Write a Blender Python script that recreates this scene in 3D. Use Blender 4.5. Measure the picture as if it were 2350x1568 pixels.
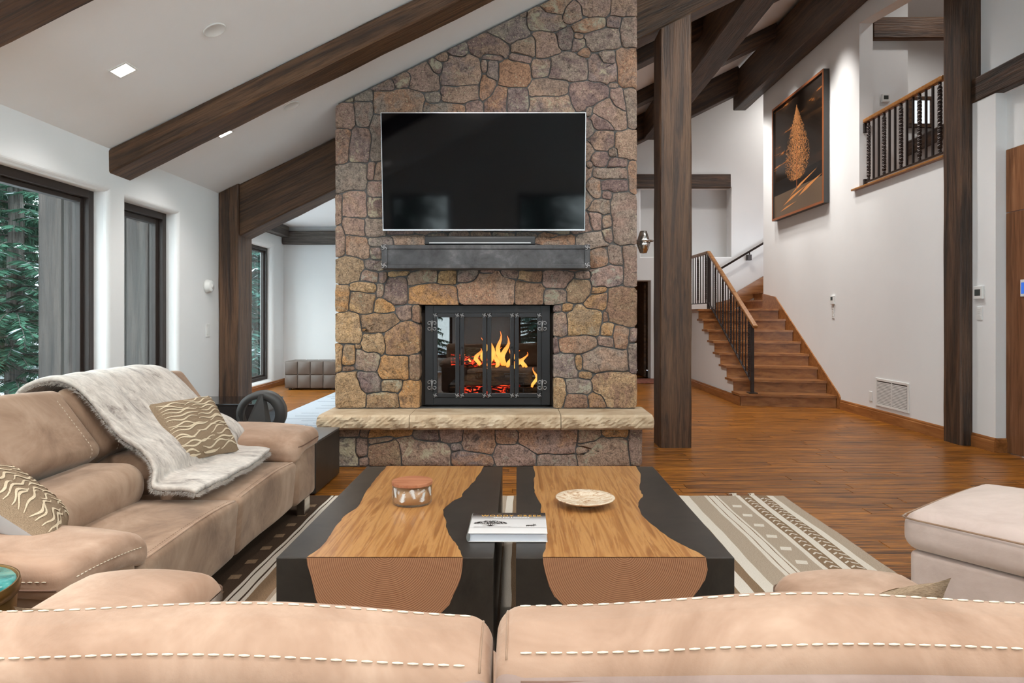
import bpy, bmesh, math, random
from mathutils import Vector, Matrix, noise as mnoise
from mathutils.bvhtree import BVHTree
R = random.Random(11)
S = bpy.context.scene
C = S.collection
for o in list(bpy.data.objects): bpy.data.objects.remove(o)

# ------------------------------------------------------------------ camera
FPX, CX, CY, EYE = 1550.0, 1188.0, 724.0, 1.25        # focal length / vanishing point in 2350x1568 px, eye height
cam = bpy.data.cameras.new('camera'); camo = bpy.data.objects.new('camera', cam); C.objects.link(camo)
camo.location = (0, 0, EYE); camo.rotation_euler = (math.pi/2, 0, 0)
cam.sensor_width = 36.0; cam.lens = FPX/2350*36.0; cam.clip_start = .05; cam.clip_end = 200
cam.shift_x = (1175-CX)/2350; cam.shift_y = (CY-784)/2350
S.camera = camo
# ------------------------------------------------------------------ world and exposure
W = bpy.data.worlds.new('overcast_sky'); S.world = W; W.use_nodes = True
bg = W.node_tree.nodes['Background']; bg.inputs[0].default_value = (.87, .945, 1, 1); bg.inputs[1].default_value = 5.0
S.view_settings.view_transform = 'Standard'; S.view_settings.look = 'None'
S.view_settings.exposure = 0.82; S.view_settings.gamma = 1.0; S.view_settings.use_curve_mapping = False
LAMP = 1.3                                              # one dimmer for all recessed lamps

# ------------------------------------------------------------------ helpers
def P(px, py, Y): return Vector(((px-CX)*Y/FPX, Y, EYE-(py-CY)*Y/FPX))
def lin(r, g, b):
    f = lambda c: (c/255/12.92) if c/255 <= .04045 else ((c/255+.055)/1.055)**2.4
    return (f(r), f(g), f(b), 1)
def meshobj(name, v, f, m=None, parent=None, smooth=False, mats=None, fm=None):
    me = bpy.data.meshes.new(name); me.from_pydata([tuple(a) for a in v], [], f)
    if mats:
        for k in mats: me.materials.append(k)
        if fm: me.polygons.foreach_set('material_index', fm)
    elif m: me.materials.append(m)
    if smooth: me.polygons.foreach_set('use_smooth', [True]*len(me.polygons))
    me.validate(); me.update()
    o = bpy.data.objects.new(name, me); C.objects.link(o)
    if parent: o.parent = parent
    return o
def tag(o, label=None, cat=None, group=None, kind=None):
    if label: o['label'] = label
    if cat: o['category'] = cat
    if group: o['group'] = group
    if kind: o['kind'] = kind
    return o
def thing(name, label, cat, loc=(0, 0, 0), rz=0, group=None):
    o = bpy.data.objects.new(name, None); C.objects.link(o); o.location = loc; o.rotation_euler = (0, 0, rz)
    o.empty_display_size = .1
    return tag(o, label, cat, group)
def struct(name, loc=(0, 0, 0)):
    o = bpy.data.objects.new(name, None); C.objects.link(o); o.location = loc; o['kind'] = 'structure'; return o
def copy(o, parent=None, loc=None):
    c = o.copy(); C.objects.link(c)
    c.parent = parent
    if loc is not None: c.location = loc
    return c
def copy_tree(o, parent=None, loc=None):
    kids = list(o.children)
    c = copy(o, parent, loc)
    for k in kids: copy_tree(k, c)
    return c

class MB:
    """collects shapes; build() links them as ONE mesh object"""
    def __init__(s): s.v, s.f = [], []
    def add(s, v, f, mx=None):
        n = len(s.v)
        s.v += [tuple(mx @ Vector(a)) if mx else tuple(a) for a in v]
        s.f += [[i+n for i in q] for q in f]; return s
    def box(s, x0, x1, y0, y1, z0, z1, mx=None):
        v = [(x, y, z) for x in (x0, x1) for y in (y0, y1) for z in (z0, z1)]
        return s.add(v, [(0, 1, 3, 2), (4, 6, 7, 5), (0, 4, 5, 1), (2, 3, 7, 6), (0, 2, 6, 4), (1, 5, 7, 3)], mx)
    def bbox(s, x0, x1, y0, y1, z0, z1, b=.004, mx=None):
        v, f = rbox((x1-x0)/2, (y1-y0)/2, (z1-z0)/2, b, 1, 0)
        c = Vector(((x0+x1)/2, (y0+y1)/2, (z0+z1)/2))
        return s.add([Vector(a)+c for a in v], f, mx)
    def prism(s, pts, axis, a, b, mx=None):
        """pts: 2D outline; extruded along axis from a to b"""
        def mk(p, t): return {'x': (t, p[0], p[1]), 'y': (p[0], t, p[1]), 'z': (p[0], p[1], t)}[axis]
        n = len(pts)
        v = [mk(p, a) for p in pts]+[mk(p, b) for p in pts]
        f = [list(range(n))[::-1], list(range(n, 2*n))]+[(i, (i+1) % n, n+(i+1) % n, n+i) for i in range(n)]
        return s.add(v, f, mx)
    def tube(s, pts, r, n=8, cap=True, mx=None):
        pts = [Vector(p) for p in pts]; m = len(pts); rr = r if isinstance(r, (list, tuple)) else [r]*m
        v, f = [], []
        t0 = (pts[1]-pts[0]).normalized(); up = Vector((0, 0, 1)) if abs(t0.z) < .9 else Vector((1, 0, 0))
        u = t0.cross(up).normalized()
        for i, p in enumerate(pts):
            t = (pts[min(i+1, m-1)]-pts[max(i-1, 0)]).normalized()
            u = (u-t*u.dot(t)).normalized(); w = t.cross(u)
            for k in range(n):
                a = 2*math.pi*k/n; v.append(p+(u*math.cos(a)+w*math.sin(a))*rr[i])
        for i in range(m-1):
            for k in range(n): f.append((i*n+k, i*n+(k+1) % n, (i+1)*n+(k+1) % n, (i+1)*n+k))
        if cap: f += [list(range(n))[::-1], list(range((m-1)*n, m*n))]
        return s.add(v, f, mx)
    def lathe(s, prof, n=32, mx=None):
        m = len(prof); v = [(r*math.cos(2*math.pi*k/n), r*math.sin(2*math.pi*k/n), z) for r, z in prof for k in range(n)]
        f = [(i*n+k, i*n+(k+1) % n, (i+1)*n+(k+1) % n, (i+1)*n+k) for i in range(m-1) for k in range(n)]
        if prof[0][0] > 1e-5: f.append(list(range(n))[::-1])
        if prof[-1][0] > 1e-5: f.append(list(range((m-1)*n, m*n)))
        return s.add(v, f, mx)
    def build(s, name, m, parent=None, smooth=False): return meshobj(name, s.v, s.f, m, parent, smooth)

def rbox(sx, sy, sz, r, ne=3, ni=4, puff=None):
    """rounded box surface, half sizes s*, corner radius r"""
    def ax(s):
        r_ = min(r, s*.999); i = s-r_
        e = [i+r_*math.tan(math.pi/4*k/ne) for k in range(1, ne+1)]
        mid = [-i+2*i*k/(ni+1) for k in range(0, ni+2)] if i > 1e-6 else [0]
        return [-a for a in e[::-1]]+mid+e
    A = [ax(sx), ax(sy), ax(sz)]; H = (sx, sy, sz); idx = {}; V = []; F = []
    def vid(q):
        k = tuple(round(c, 6) for c in q)
        if k in idx: return idx[k]
        inn = [max(-(H[i]-min(r, H[i]*.999)), min(H[i]-min(r, H[i]*.999), q[i])) for i in range(3)]
        d = Vector([q[i]-inn[i] for i in range(3)])
        p = Vector(inn)+(d.normalized()*r if d.length > 1e-9 else d)
        V.append(p); idx[k] = len(V)-1; return idx[k]
    for a in range(3):
        b, c = (a+1) % 3, (a+2) % 3
        for sg in (-1, 1):
            for i in range(len(A[b])-1):
                for j in range(len(A[c])-1):
                    q = []
                    for (ii, jj) in ((i, j), (i+1, j), (i+1, j+1), (i, j+1)):
                        w = [0, 0, 0]; w[a] = sg*H[a]; w[b] = A[b][ii]; w[c] = A[c][jj]; q.append(vid(w))
                    F.append(q if sg > 0 else q[::-1])
    if puff: V = [Vector(puff(p)) for p in V]
    return V, F
def cushion(name, x0, x1, y0, y1, z0, z1, r, m, parent, puff=None, rot=None, ni=6, ne=3):
    """rounded upholstered block; puff(p, half) bends it; rot = Matrix about its centre"""
    h = Vector(((x1-x0)/2, (y1-y0)/2, (z1-z0)/2)); c = Vector(((x0+x1)/2, (y0+y1)/2, (z0+z1)/2))
    v, f = rbox(h.x, h.y, h.z, r, ne, ni)
    if puff: v = [Vector(puff(p, h)) for p in v]
    if rot: v = [rot @ p for p in v]
    return meshobj(name, [p+c for p in v], f, m, parent, True)

def hull2(pts): return pts
def clip(poly, n, d):
    """keep points with n.p <= d"""
    out = []
    for i in range(len(poly)):
        a, b = poly[i], poly[(i+1) % len(poly)]
        da, db = n[0]*a[0]+n[1]*a[1]-d, n[0]*b[0]+n[1]*b[1]-d
        if da <= 0: out.append(a)
        if (da < 0 < db) or (db < 0 < da):
            t = da/(da-db); out.append((a[0]+(b[0]-a[0])*t, a[1]+(b[1]-a[1])*t))
    return out
def power_cells(seeds, region, gap):
    cells = []
    for i, (x, y, w) in enumerate(seeds):
        poly = list(region)
        for j, (x2, y2, w2) in enumerate(seeds):
            if i == j: continue
            dx, dy = x2-x, y2-y; L = math.hypot(dx, dy)
            if L > 1.3 or L < 1e-6: continue
            d = (x2*x2+y2*y2-x*x-y*y-w2*w2+w*w)/2
            poly = clip(poly, (dx/L, dy/L), d/L-gap)
            if len(poly) < 3: break
        cells.append(poly if len(poly) >= 3 else None)
    return cells
def area(p): return abs(sum(p[i][0]*p[(i+1) % len(p)][1]-p[(i+1) % len(p)][0]*p[i][1] for i in range(len(p))))/2

# ------------------------------------------------------------------ materials
def newmat(name):
    m = bpy.data.materials.new(name); m.use_nodes = True
    nt = m.node_tree; b = nt.nodes['Principled BSDF']; return m, nt, b
def N(nt, typ, **k):
    n = nt.nodes.new(typ)
    for a, v in k.items():
        if a.startswith('i_'):
            s = a[2:]; s = int(s) if s.isdigit() else s
            n.inputs[s].default_value = v
        else: setattr(n, a, v)
    return n
def ramp(nt, fac, stops, interp='LINEAR'):
    r = nt.nodes.new('ShaderNodeValToRGB'); e = r.color_ramp.elements; r.color_ramp.interpolation = interp
    while len(e) < len(stops): e.new(.5)
    for k, (p, c) in enumerate(stops): e[k].position = p; e[k].color = c if len(c) == 4 else (*c, 1)
    nt.links.new(fac, r.inputs[0]); return r.outputs[0]
def coords(nt, scale=(1, 1, 1), kind='Object', rnd=False):
    t = nt.nodes.new('ShaderNodeTexCoord'); out = t.outputs[kind]
    if rnd:
        oi = nt.nodes.new('ShaderNodeObjectInfo'); mu = N(nt, 'ShaderNodeMath', operation='MULTIPLY'); mu.inputs[1].default_value = 37.0
        nt.links.new(oi.outputs['Random'], mu.inputs[0])
        ad = N(nt, 'ShaderNodeVectorMath', operation='ADD'); nt.links.new(out, ad.inputs[0]); nt.links.new(mu.outputs[0], ad.inputs[1]); out = ad.outputs[0]
    mp = nt.nodes.new('ShaderNodeMapping'); mp.inputs['Scale'].default_value = scale
    nt.links.new(out, mp.inputs[0]); return mp.outputs[0]
def noise(nt, vec, scale, detail=4, rough=.6, dist=0):
    n = N(nt, 'ShaderNodeTexNoise', i_Scale=scale, i_Detail=detail, i_Roughness=rough, i_Distortion=dist)
    nt.links.new(vec, n.inputs['Vector']); return n.outputs['Fac']
def mix(nt, fac, a, b, typ='MIX'):
    m = N(nt, 'ShaderNodeMix', data_type='RGBA', blend_type=typ)
    for s, v in ((m.inputs[0], fac), (m.inputs[6], a), (m.inputs[7], b)):
        if hasattr(v, 'is_linked') or hasattr(v, 'links'): nt.links.new(v, s)
        else: s.default_value = v
    return m.outputs[2]
def bump(nt, b, h, strength=.3, dist=.01, prev=None):
    bp = N(nt, 'ShaderNodeBump', i_Strength=strength, i_Distance=dist); nt.links.new(h, bp.inputs['Height'])
    if prev: nt.links.new(prev, bp.inputs['Normal'])
    nt.links.new(bp.outputs[0], b.inputs['Normal']); return bp.outputs[0]
def plain(name, col, rough=.5, metal=0, spec=.5, bumpy=0, bs=80):
    m, nt, b = newmat(name); b.inputs['Base Color'].default_value = col; b.inputs['Roughness'].default_value = rough
    b.inputs['Metallic'].default_value = metal; b.inputs['Specular IOR Level'].default_value = spec
    if bumpy: bump(nt, b, noise(nt, coords(nt), bs), bumpy, .005)
    return m
def plaster(name, col):
    m, nt, b = newmat(name); v = coords(nt)
    c = ramp(nt, noise(nt, v, 1.1, 3), [(.3, tuple(x*.96 for x in col[:3])), (.7, col[:3])])
    nt.links.new(c, b.inputs['Base Color']); b.inputs['Roughness'].default_value = .75; b.inputs['Specular IOR Level'].default_value = .25
    bump(nt, b, noise(nt, v, 3.5, 3), .12, .02); return m
def timber(name, dark, mid, light, rough=.55, bs=.55, axis=0, rnd=True):
    """rough-sawn wood, grain along the local axis"""
    m, nt, b = newmat(name)
    sc = [9, 9, 9]; sc[axis] = .55
    v = coords(nt, tuple(sc), rnd=rnd)
    g = noise(nt, v, 1.6, 6, .62, .8); g2 = noise(nt, v, 7, 3, .6, .2)
    c = ramp(nt, g, [(.36, dark), (.5, mid), (.64, light)])
    c2 = ramp(nt, g2, [(.38, (.5, .45, .41)), (.5, (1, 1, 1))])
    c = mix(nt, .75, c, c2, 'MULTIPLY')
    nt.links.new(c, b.inputs['Base Color']); b.inputs['Roughness'].default_value = rough
    ad = N(nt, 'ShaderNodeMath', operation='ADD'); nt.links.new(g, ad.inputs[0]); nt.links.new(g2, ad.inputs[1])
    bump(nt, b, ad.outputs[0], bs, .012); return m
def finewood(name, stops, scale=(1, 14, 14), rough=.35, coat=.0, rnd=True, bs=.05, ns=2.2):
    m, nt, b = newmat(name); v = coords(nt, scale, rnd=rnd)
    g = noise(nt, v, ns, 5, .6, .6); c = ramp(nt, g, stops)
    if rnd:
        oi = nt.nodes.new('ShaderNodeObjectInfo')
        k = ramp(nt, oi.outputs['Random'], [(0, (.78, .76, .74)), (1, (1.12, 1.1, 1.06))]); c = mix(nt, 1, c, k, 'MULTIPLY')
    nt.links.new(c, b.inputs['Base Color']); b.inputs['Roughness'].default_value = rough; b.inputs['Coat Weight'].default_value = coat; b.inputs['Specular IOR Level'].default_value = .13; b.inputs['Coat Roughness'].default_value = .18
    bump(nt, b, g, bs, .004); return m
def glassmat(name, tint=(1, 1, 1), refl=1.0):
    m, nt, b = newmat(name); nt.nodes.remove(b)
    o = nt.nodes['Material Output']; tr = N(nt, 'ShaderNodeBsdfTransparent'); tr.inputs[0].default_value = (*tint, 1)
    gl = N(nt, 'ShaderNodeBsdfGlossy'); gl.inputs['Roughness'].default_value = .01
    lw = N(nt, 'ShaderNodeLayerWeight', i_Blend=.5); pw = N(nt, 'ShaderNodeMath', operation='POWER'); pw.inputs[1].default_value = 4.0; nt.links.new(lw.outputs['Facing'], pw.inputs[0])
    mu = N(nt, 'ShaderNodeMath', operation='MULTIPLY_ADD'); mu.inputs[1].default_value = .6*refl; mu.inputs[2].default_value = .04*refl; mu.use_clamp = True
    nt.links.new(pw.outputs[0], mu.inputs[0]); mx = N(nt, 'ShaderNodeMixShader')
    nt.links.new(mu.outputs[0], mx.inputs[0]); nt.links.new(tr.outputs[0], mx.inputs[1]); nt.links.new(gl.outputs[0], mx.inputs[2])
    nt.links.new(mx.outputs[0], o.inputs[0]); return m
def emit(name, col, s):
    m, nt, b = newmat(name); b.inputs['Base Color'].default_value = (0, 0, 0, 1)
    b.inputs['Emission Color'].default_value = col; b.inputs['Emission Strength'].default_value = s; return m
def suede(name, c0, c1, c2):
    m, nt, b = newmat(name); v = coords(nt)
    n1 = noise(nt, v, 3.2, 5, .65, .8); n2 = noise(nt, v, 11, 4, .6, .4)
    c = ramp(nt, n1, [(.31, c0), (.5, c1), (.68, c2)])
    c = mix(nt, .35, c, ramp(nt, n2, [(.35, (.8, .76, .72)), (.6, (1, 1, 1))]), 'MULTIPLY')
    nt.links.new(c, b.inputs['Base Color']); b.inputs['Roughness'].default_value = .78; b.inputs['Specular IOR Level'].default_value = .3
    b.inputs['Sheen Weight'].default_value = .35; b.inputs['Sheen Roughness'].default_value = .4; b.inputs['Sheen Tint'].default_value = (1, .85, .72, 1)
    p = bump(nt, b, noise(nt, v, 260, 2), .12, .002); bump(nt, b, n2, .12, .02, p); return m
def stonemat(name, cols, lichen, lichamt, rough=.8, bs=.5):
    m, nt, b = newmat(name); oi = nt.nodes.new('ShaderNodeObjectInfo'); v = coords(nt, rnd=True)
    n = len(cols)
    base = ramp(nt, oi.outputs['Random'], [(k/n, c) for k, c in enumerate(cols)], 'CONSTANT')
    wn = N(nt, 'ShaderNodeTexWhiteNoise', noise_dimensions='1D'); nt.links.new(oi.outputs['Random'], wn.inputs['W'])
    alt = ramp(nt, wn.outputs['Value'], [(k/n, c) for k, c in enumerate(cols[::-1])], 'CONSTANT')
    big = noise(nt, v, 4.5, 5, .65, 1.0); fine = noise(nt, v, 26, 5, .7, .5); grit = noise(nt, v, 95, 3, .7)
    c = mix(nt, ramp(nt, big, [(.42, (0, 0, 0)), (.56, (.9, .9, .9))]), base, alt)
    c = mix(nt, .9, c, ramp(nt, fine, [(.30, (.30, .28, .27)), (.44, (.86, .85, .84)), (.60, (1.18, 1.16, 1.14)), (.75, (1.5, 1.48, 1.45))]), 'MULTIPLY')
    c = mix(nt, .75, c, ramp(nt, grit, [(.36, (.36, .34, .33)), (.5, (1, 1, 1)), (.66, (1.3, 1.28, 1.25))]), 'MULTIPLY')
    lich = noise(nt, v, 7, 7, .78, .6)
    ad = N(nt, 'ShaderNodeMath', operation='MULTIPLY_ADD'); ad.inputs[1].default_value = .22; ad.inputs[2].default_value = -.11
    nt.links.new(wn.outputs['Value'], ad.inputs[0]); su = N(nt, 'ShaderNodeMath', operation='ADD'); nt.links.new(lich, su.inputs[0]); nt.links.new(ad.outputs[0], su.inputs[1])
    lc = ramp(nt, oi.outputs['Random'], [(0, lichen[0]), (.5, lichen[1]), (1, lichen[2])])
    c = mix(nt, ramp(nt, su.outputs[0], [(lichamt, (0, 0, 0)), (lichamt+.07, (.8, .8, .8))]), c, lc)
    vo = N(nt, 'ShaderNodeTexVoronoi', i_Scale=34.0, i_Randomness=1.0); nt.links.new(v, vo.inputs['Vector'])
    spot = ramp(nt, vo.outputs['Distance'], [(.16, (1, 1, 1)), (.26, (0, 0, 0))]); msk = ramp(nt, big, [(.50, (0, 0, 0)), (.58, (.7, .7, .7))])
    c = mix(nt, mix(nt, 1.0, spot, msk, 'MULTIPLY'), c, lichen[1])
    dk = noise(nt, v, 6, 6, .7, 1.2); c = mix(nt, ramp(nt, dk, [(.58, (0, 0, 0)), (.68, (.7, .7, .7))]), c, (.055, .042, .04, 1))
    nt.links.new(c, b.inputs['Base Color']); b.inputs['Roughness'].default_value = rough; b.inputs['Specular IOR Level'].default_value = .35
    p = bump(nt, b, fine, bs, .02); bump(nt, b, grit, .35, .006, p); return m

K = {}
K['wall'] = plaster('plaster_white', (.80, .80, .795, 1))
K['ceil'] = plaster('ceiling_plaster', (.84, .84, .84, 1))
K['timber'] = timber('rough_sawn_timber', lin(50, 33, 21)[:3], lin(86, 60, 40)[:3], lin(104, 75, 51)[:3])
K['timber2'] = timber('dark_timber', lin(38, 28, 20)[:3], lin(68, 49, 36)[:3], lin(92, 67, 48)[:3])
K['greybeam'] = timber('grey_timber', lin(58, 52, 48)[:3], lin(84, 76, 70)[:3], lin(104, 96, 88)[:3])
K['plank'] = finewood('floor_plank_wood', [(.37, lin(50, 27, 8)[:3]), (.45, lin(124, 74, 26)[:3]), (.51, lin(176, 113, 44)[:3]), (.56, lin(134, 81, 29)[:3]), (.63, lin(64, 36, 12)[:3])], (.8, 26, 26), .32, .05)
K['stair'] = finewood('stained_stair_wood', [(.25, lin(112, 70, 38)[:3]), (.5, lin(152, 102, 60)[:3]), (.75, lin(174, 122, 76)[:3])], (1.2, 9, 9), .32, .3)
K['railwood'] = finewood('handrail_wood', [(.3, lin(128, 84, 44)[:3]), (.6, lin(168, 118, 70)[:3])], (2, 12, 12), .3, .3)
K['base'] = finewood('baseboard_wood', [(.25, lin(112, 70, 38)[:3]), (.5, lin(150, 98, 56)[:3]), (.75, lin(168, 116, 70)[:3])], (8, 1.2, 8), .32, .3)
K['doorwood'] = finewood('cedar_panel', [(.3, lin(104, 68, 44)[:3]), (.5, lin(132, 90, 62)[:3]), (.7, lin(148, 104, 74)[:3])], (14, 14, .9), .45)
K['suede'] = suede('tan_suede', lin(144, 112, 90)[:3], lin(168, 136, 114)[:3], lin(188, 158, 136)[:3])
K['suede_d'] = suede('brown_suede', lin(118, 92, 74)[:3], lin(150, 121, 99)[:3], lin(172, 144, 122)[:3])
K['suede_p'] = suede('pinkish_beige_fabric', lin(180, 160, 150)[:3], lin(192, 172, 162)[:3], lin(200, 180, 170)[:3])
K['suede_b'] = suede('mauve_suede', lin(130, 108, 98)[:3], lin(146, 124, 114)[:3], lin(158, 136, 126)[:3])
K['stitch'] = plain('cream_thread', lin(226, 212, 190), .7)
K['piping'] = plain('dark_piping', lin(112, 82, 66), .7)
K['metal_d'] = plain('black_iron', (.035, .035, .037, 1), .40, .7, .5, .15, 60)
K['steel_l'] = plain('worn_steel', lin(150, 148, 148), .38, .75)
K['mantel'] = None
K['chrome'] = plain('chrome', (.6, .58, .55, 1), .2, 1)
K['blk'] = plain('matt_black', (.012, .012, .013, 1), .4)
K['blkgloss'] = plain('gloss_black', (.006, .006, .007, 1), .06)
K['white'] = plain('white_plastic', (.75, .75, .73, 1), .4)
K['darkslot'] = plain('dark_slot', (.02, .02, .02, 1), .6)
K['screen'] = plain('television_glass', (.0015, .0015, .002, 1), .06, 0, .22)
K['silver'] = plain('silver_bezel', (.55, .56, .58, 1), .3, .9)
K['glass'] = glassmat('window_glass', (.93, .97, .96), 1.0)
K['fglass'] = glassmat('fireplace_glass', (.82, .82, .82), 1.6)
K['frame'] = plain('bronze_window_frame', lin(48, 39, 35), .5)
K['siding'] = timber('exterior_siding', lin(32, 26, 23)[:3], lin(48, 40, 36)[:3], lin(62, 53, 48)[:3], .8, .3, 2)
K['sandstone'] = None
m, nt, b = newmat('dark_patina_steel'); v = coords(nt)
c = ramp(nt, noise(nt, v, 6, 5, .7, .4), [(.3, lin(52, 51, 52)[:3]), (.55, lin(78, 77, 78)[:3]), (.8, lin(114, 112, 112)[:3])])
nt.links.new(c, b.inputs['Base Color']); b.inputs['Metallic'].default_value = .55; b.inputs['Roughness'].default_value = .42
bump(nt, b, noise(nt, v, 40, 4), .15, .004); K['mantel'] = m
m, nt, b = newmat('blackened_steel_table'); v = coords(nt)
c = ramp(nt, noise(nt, v, 5, 6, .7, .6), [(.3, lin(40, 35, 31)[:3]), (.6, lin(58, 52, 46)[:3]), (.85, lin(80, 72, 64)[:3])])
nt.links.new(c, b.inputs['Base Color']); b.inputs['Metallic'].default_value = .2; b.inputs['Roughness'].default_value = .38; K['tsteel'] = m
m, nt, b = newmat('chiselled_sandstone'); v = coords(nt)
c = ramp(nt, noise(nt, v, 5, 5, .6, .7), [(.3, lin(164, 138, 108)[:3]), (.55, lin(186, 164, 136)[:3]), (.8, lin(202, 184, 160)[:3])])
nt.links.new(c, b.inputs['Base Color']); b.inputs['Roughness'].default_value = .75; bump(nt, b, noise(nt, v, 55, 4), .3, .006); K['sandstone'] = m
K['mortar'] = plain('grey_mortar', lin(92, 90, 88), .9, 0, .2, .5, 60)
SC = [lin(136, 116, 103), lin(149, 125, 107), lin(126, 110, 106), lin(155, 129, 111), lin(142, 118, 106), lin(132, 121, 111), lin(118, 98, 94), lin(155, 119, 95), lin(142, 126, 114), lin(149, 124, 113)]
SO = [lin(158, 129, 97), lin(171, 139, 101), lin(142, 116, 93), lin(175, 145, 112), lin(165, 129, 93), lin(150, 127, 102), lin(141, 111, 92), lin(177, 133, 88)]
LI = [lin(140, 142, 122), lin(176, 164, 136), lin(154, 156, 142)]
K['st_grey'] = stonemat('lichened_fieldstone', [c[:3] for c in SC], LI, .60, .8, .7)
K['st_ochre'] = stonemat('ochre_splitface_stone', [c[:3] for c in SO], LI, .66, .85, 1.0)
# coffee table timber: long grain along Y
m, nt, b = newmat('golden_slab_wood'); v = coords(nt, (16, .8, 16))
g = noise(nt, v, 1.6, 6, .6, .9); c = ramp(nt, g, [(.25, lin(118, 72, 36)[:3]), (.43, lin(158, 106, 56)[:3]), (.52, lin(182, 132, 78)[:3]), (.60, lin(148, 96, 50)[:3]), (.72, lin(186, 140, 88)[:3])])
nt.links.new(c, b.inputs['Base Color']); b.inputs['Roughness'].default_value = .34; b.inputs['Coat Weight'].default_value = .15; K['slab'] = m
def endgrain(name, cx, cz):
    m, nt, b = newmat(name); t = nt.nodes.new('ShaderNodeTexCoord'); mp = nt.nodes.new('ShaderNodeMapping'); mp.inputs['Location'].default_value = (-cx, 0, -cz*1.0)
    nt.links.new(t.outputs['Object'], mp.inputs[0])
    w = N(nt, 'ShaderNodeTexWave', wave_type='RINGS', rings_direction='Y', i_Scale=46.0, i_Distortion=1.6, i_Detail=2.0); w.inputs['Detail Scale'].default_value = 1.2
    nt.links.new(mp.outputs[0], w.inputs[0])
    c = ramp(nt, w.outputs['Fac'], [(.1, lin(140, 94, 66)[:3]), (.4, lin(166, 116, 84)[:3]), (.9, lin(178, 130, 96)[:3])])
    nt.links.new(c, b.inputs['Base Color']); b.inputs['Roughness'].default_value = .45; return m
def weave(name, c, c2, sc=(60, 220, 60)):
    m, nt, b = newmat(name); v = coords(nt, sc)
    nt.links.new(ramp(nt, noise(nt, v, 3, 3, .6), [(.35, c2[:3]), (.6, c[:3])]), b.inputs['Base Color']); b.inputs['Roughness'].default_value = .95; b.inputs['Specular IOR Level'].default_value = .1
    bump(nt, b, noise(nt, v, 4, 2), .4, .003); return m
K['rugcream'] = weave('cream_wool', lin(222, 212, 198), lin(198, 186, 170))
K['ruggrey'] = weave('greige_wool', lin(186, 168, 148), lin(140, 122, 104))
K['rugbrown'] = weave('brown_wool', lin(150, 124, 98), lin(104, 82, 62))
K['rugdark'] = weave('dark_brown_wool', lin(84, 66, 52), lin(52, 40, 32))
K['pilcream'] = weave('cream_pile', lin(222, 204, 176), lin(198, 178, 148), (90, 90, 90))
K['piltan'] = weave('tan_linen', lin(158, 136, 112), lin(120, 100, 80), (30, 200, 200))
# ================================================================== the setting
def wall_holes(name, O, U, V, Nn, rect, holes, r=.03, D=.22, m=None, parent=None):
    """wall panel with rounded window reveals; Nn points into the wall"""
    O, U, V, Nn = map(Vector, (O, U, V, Nn)); vs, fs = [], []
    def pt(u, v, d): vs.append(O+U*u+V*v+Nn*d); return len(vs)-1
    def sheet(grow, d):
        hs = [(a-grow, b+grow, c-grow, e+grow) for a, b, c, e in holes]
        us = sorted({rect[0], rect[1], *[x for h in hs for x in h[:2]]}); vv = sorted({rect[2], rect[3], *[x for h in hs for x in h[2:]]})
        us = [x for x in us if rect[0]-1e-6 <= x <= rect[1]+1e-6]; vv = [x for x in vv if rect[2]-1e-6 <= x <= rect[3]+1e-6]
        for i in range(len(us)-1):
            for j in range(len(vv)-1):
                cu, cv = (us[i]+us[i+1])/2, (vv[j]+vv[j+1])/2
                if any(h[0] < cu < h[1] and h[2] < cv < h[3] for h in hs): continue
                fs.append([pt(us[i], vv[j], d), pt(us[i+1], vv[j], d), pt(us[i+1], vv[j+1], d), pt(us[i], vv[j+1], d)])
    sheet(r, 0); sheet(0, D)
    a, b, c, e = rect
    q = [[pt(u, v, d) for u, v in ((a, c), (b, c), (b, e), (a, e))] for d in (0, D)]
    for k in range(4): fs.append([q[0][k], q[0][(k+1) % 4], q[1][(k+1) % 4], q[1][k]])
    for h in holes:
        rings = []
        for k in range(7):
            t = math.pi/2*k/6; o = r*(1-math.sin(t)); d = r*(1-math.cos(t))
            rings.append((o, d))
        rings.append((0, D))
        ids = [[pt(u, v, d) for u, v in ((h[0]-o, h[2]-o), (h[1]+o, h[2]-o), (h[1]+o, h[3]+o), (h[0]-o, h[3]+o))] for o, d in rings]
        for i in range(len(ids)-1):
            for k in range(4): fs.append([ids[i][k], ids[i][(k+1) % 4], ids[i+1][(k+1) % 4], ids[i+1][k]])
    o = meshobj(name, vs, fs, m or K['wall'], parent)
    if not parent: o['kind'] = 'structure'
    return o
def box_struct(name, boxes, m, parent=None):
    b = MB()
    for q in boxes: b.box(*q)
    o = b.build(name, m, parent)
    if not parent: o['kind'] = 'structure'
    return o

XL, XR = -2.88, 4.30                       # living room side walls
CZ = lambda x: 3.85+.494*x                 # ceiling slope
# left wall with picture windows, the first unseen and added for daylight (u = Y, v = z)
wall_holes('wall_left', (XL, 0, 0), (0, 1, 0), (0, 0, 1), (-1, 0, 0), (-3.2, 6.62, 0, 2.62), [(-2.4, 1.5, .45, 2.12), (2.1, 4.75, .42, 2.12), (4.97, 5.73, .42, 2.11)], .035, .24)
# wall that closes the living room beyond the left post and forms the outside corner of the dining room
wl = box_struct('wall_jog', [(-4.50, XL-.006, 6.62, 6.84, -.3, 2.9)], K['wall'])
# far room (behind the chimney): left wall with tall window, back wall, flat ceiling
wall_holes('wall_far_left', (-4.28, 0, 0), (0, 1, 0), (0, 0, 1), (-1, 0, 0), (6.84, 12.37, 0, 3.0), [(7.4, 11.8, .14, 2.42)], .10, .22)
box_struct('wall_far_back', [(-4.5, -.9, 12.35, 12.5, 0, 3.0)], K['wall'])
box_struct('wall_divider', [(-1.0, -.9, 6.84, 13.3, 0, 3.8)], K['wall'])
box_struct('ceiling_far', [(-4.5, -1.0, 6.84, 12.5, 2.86, 3.0)], K['ceil'])
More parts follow.
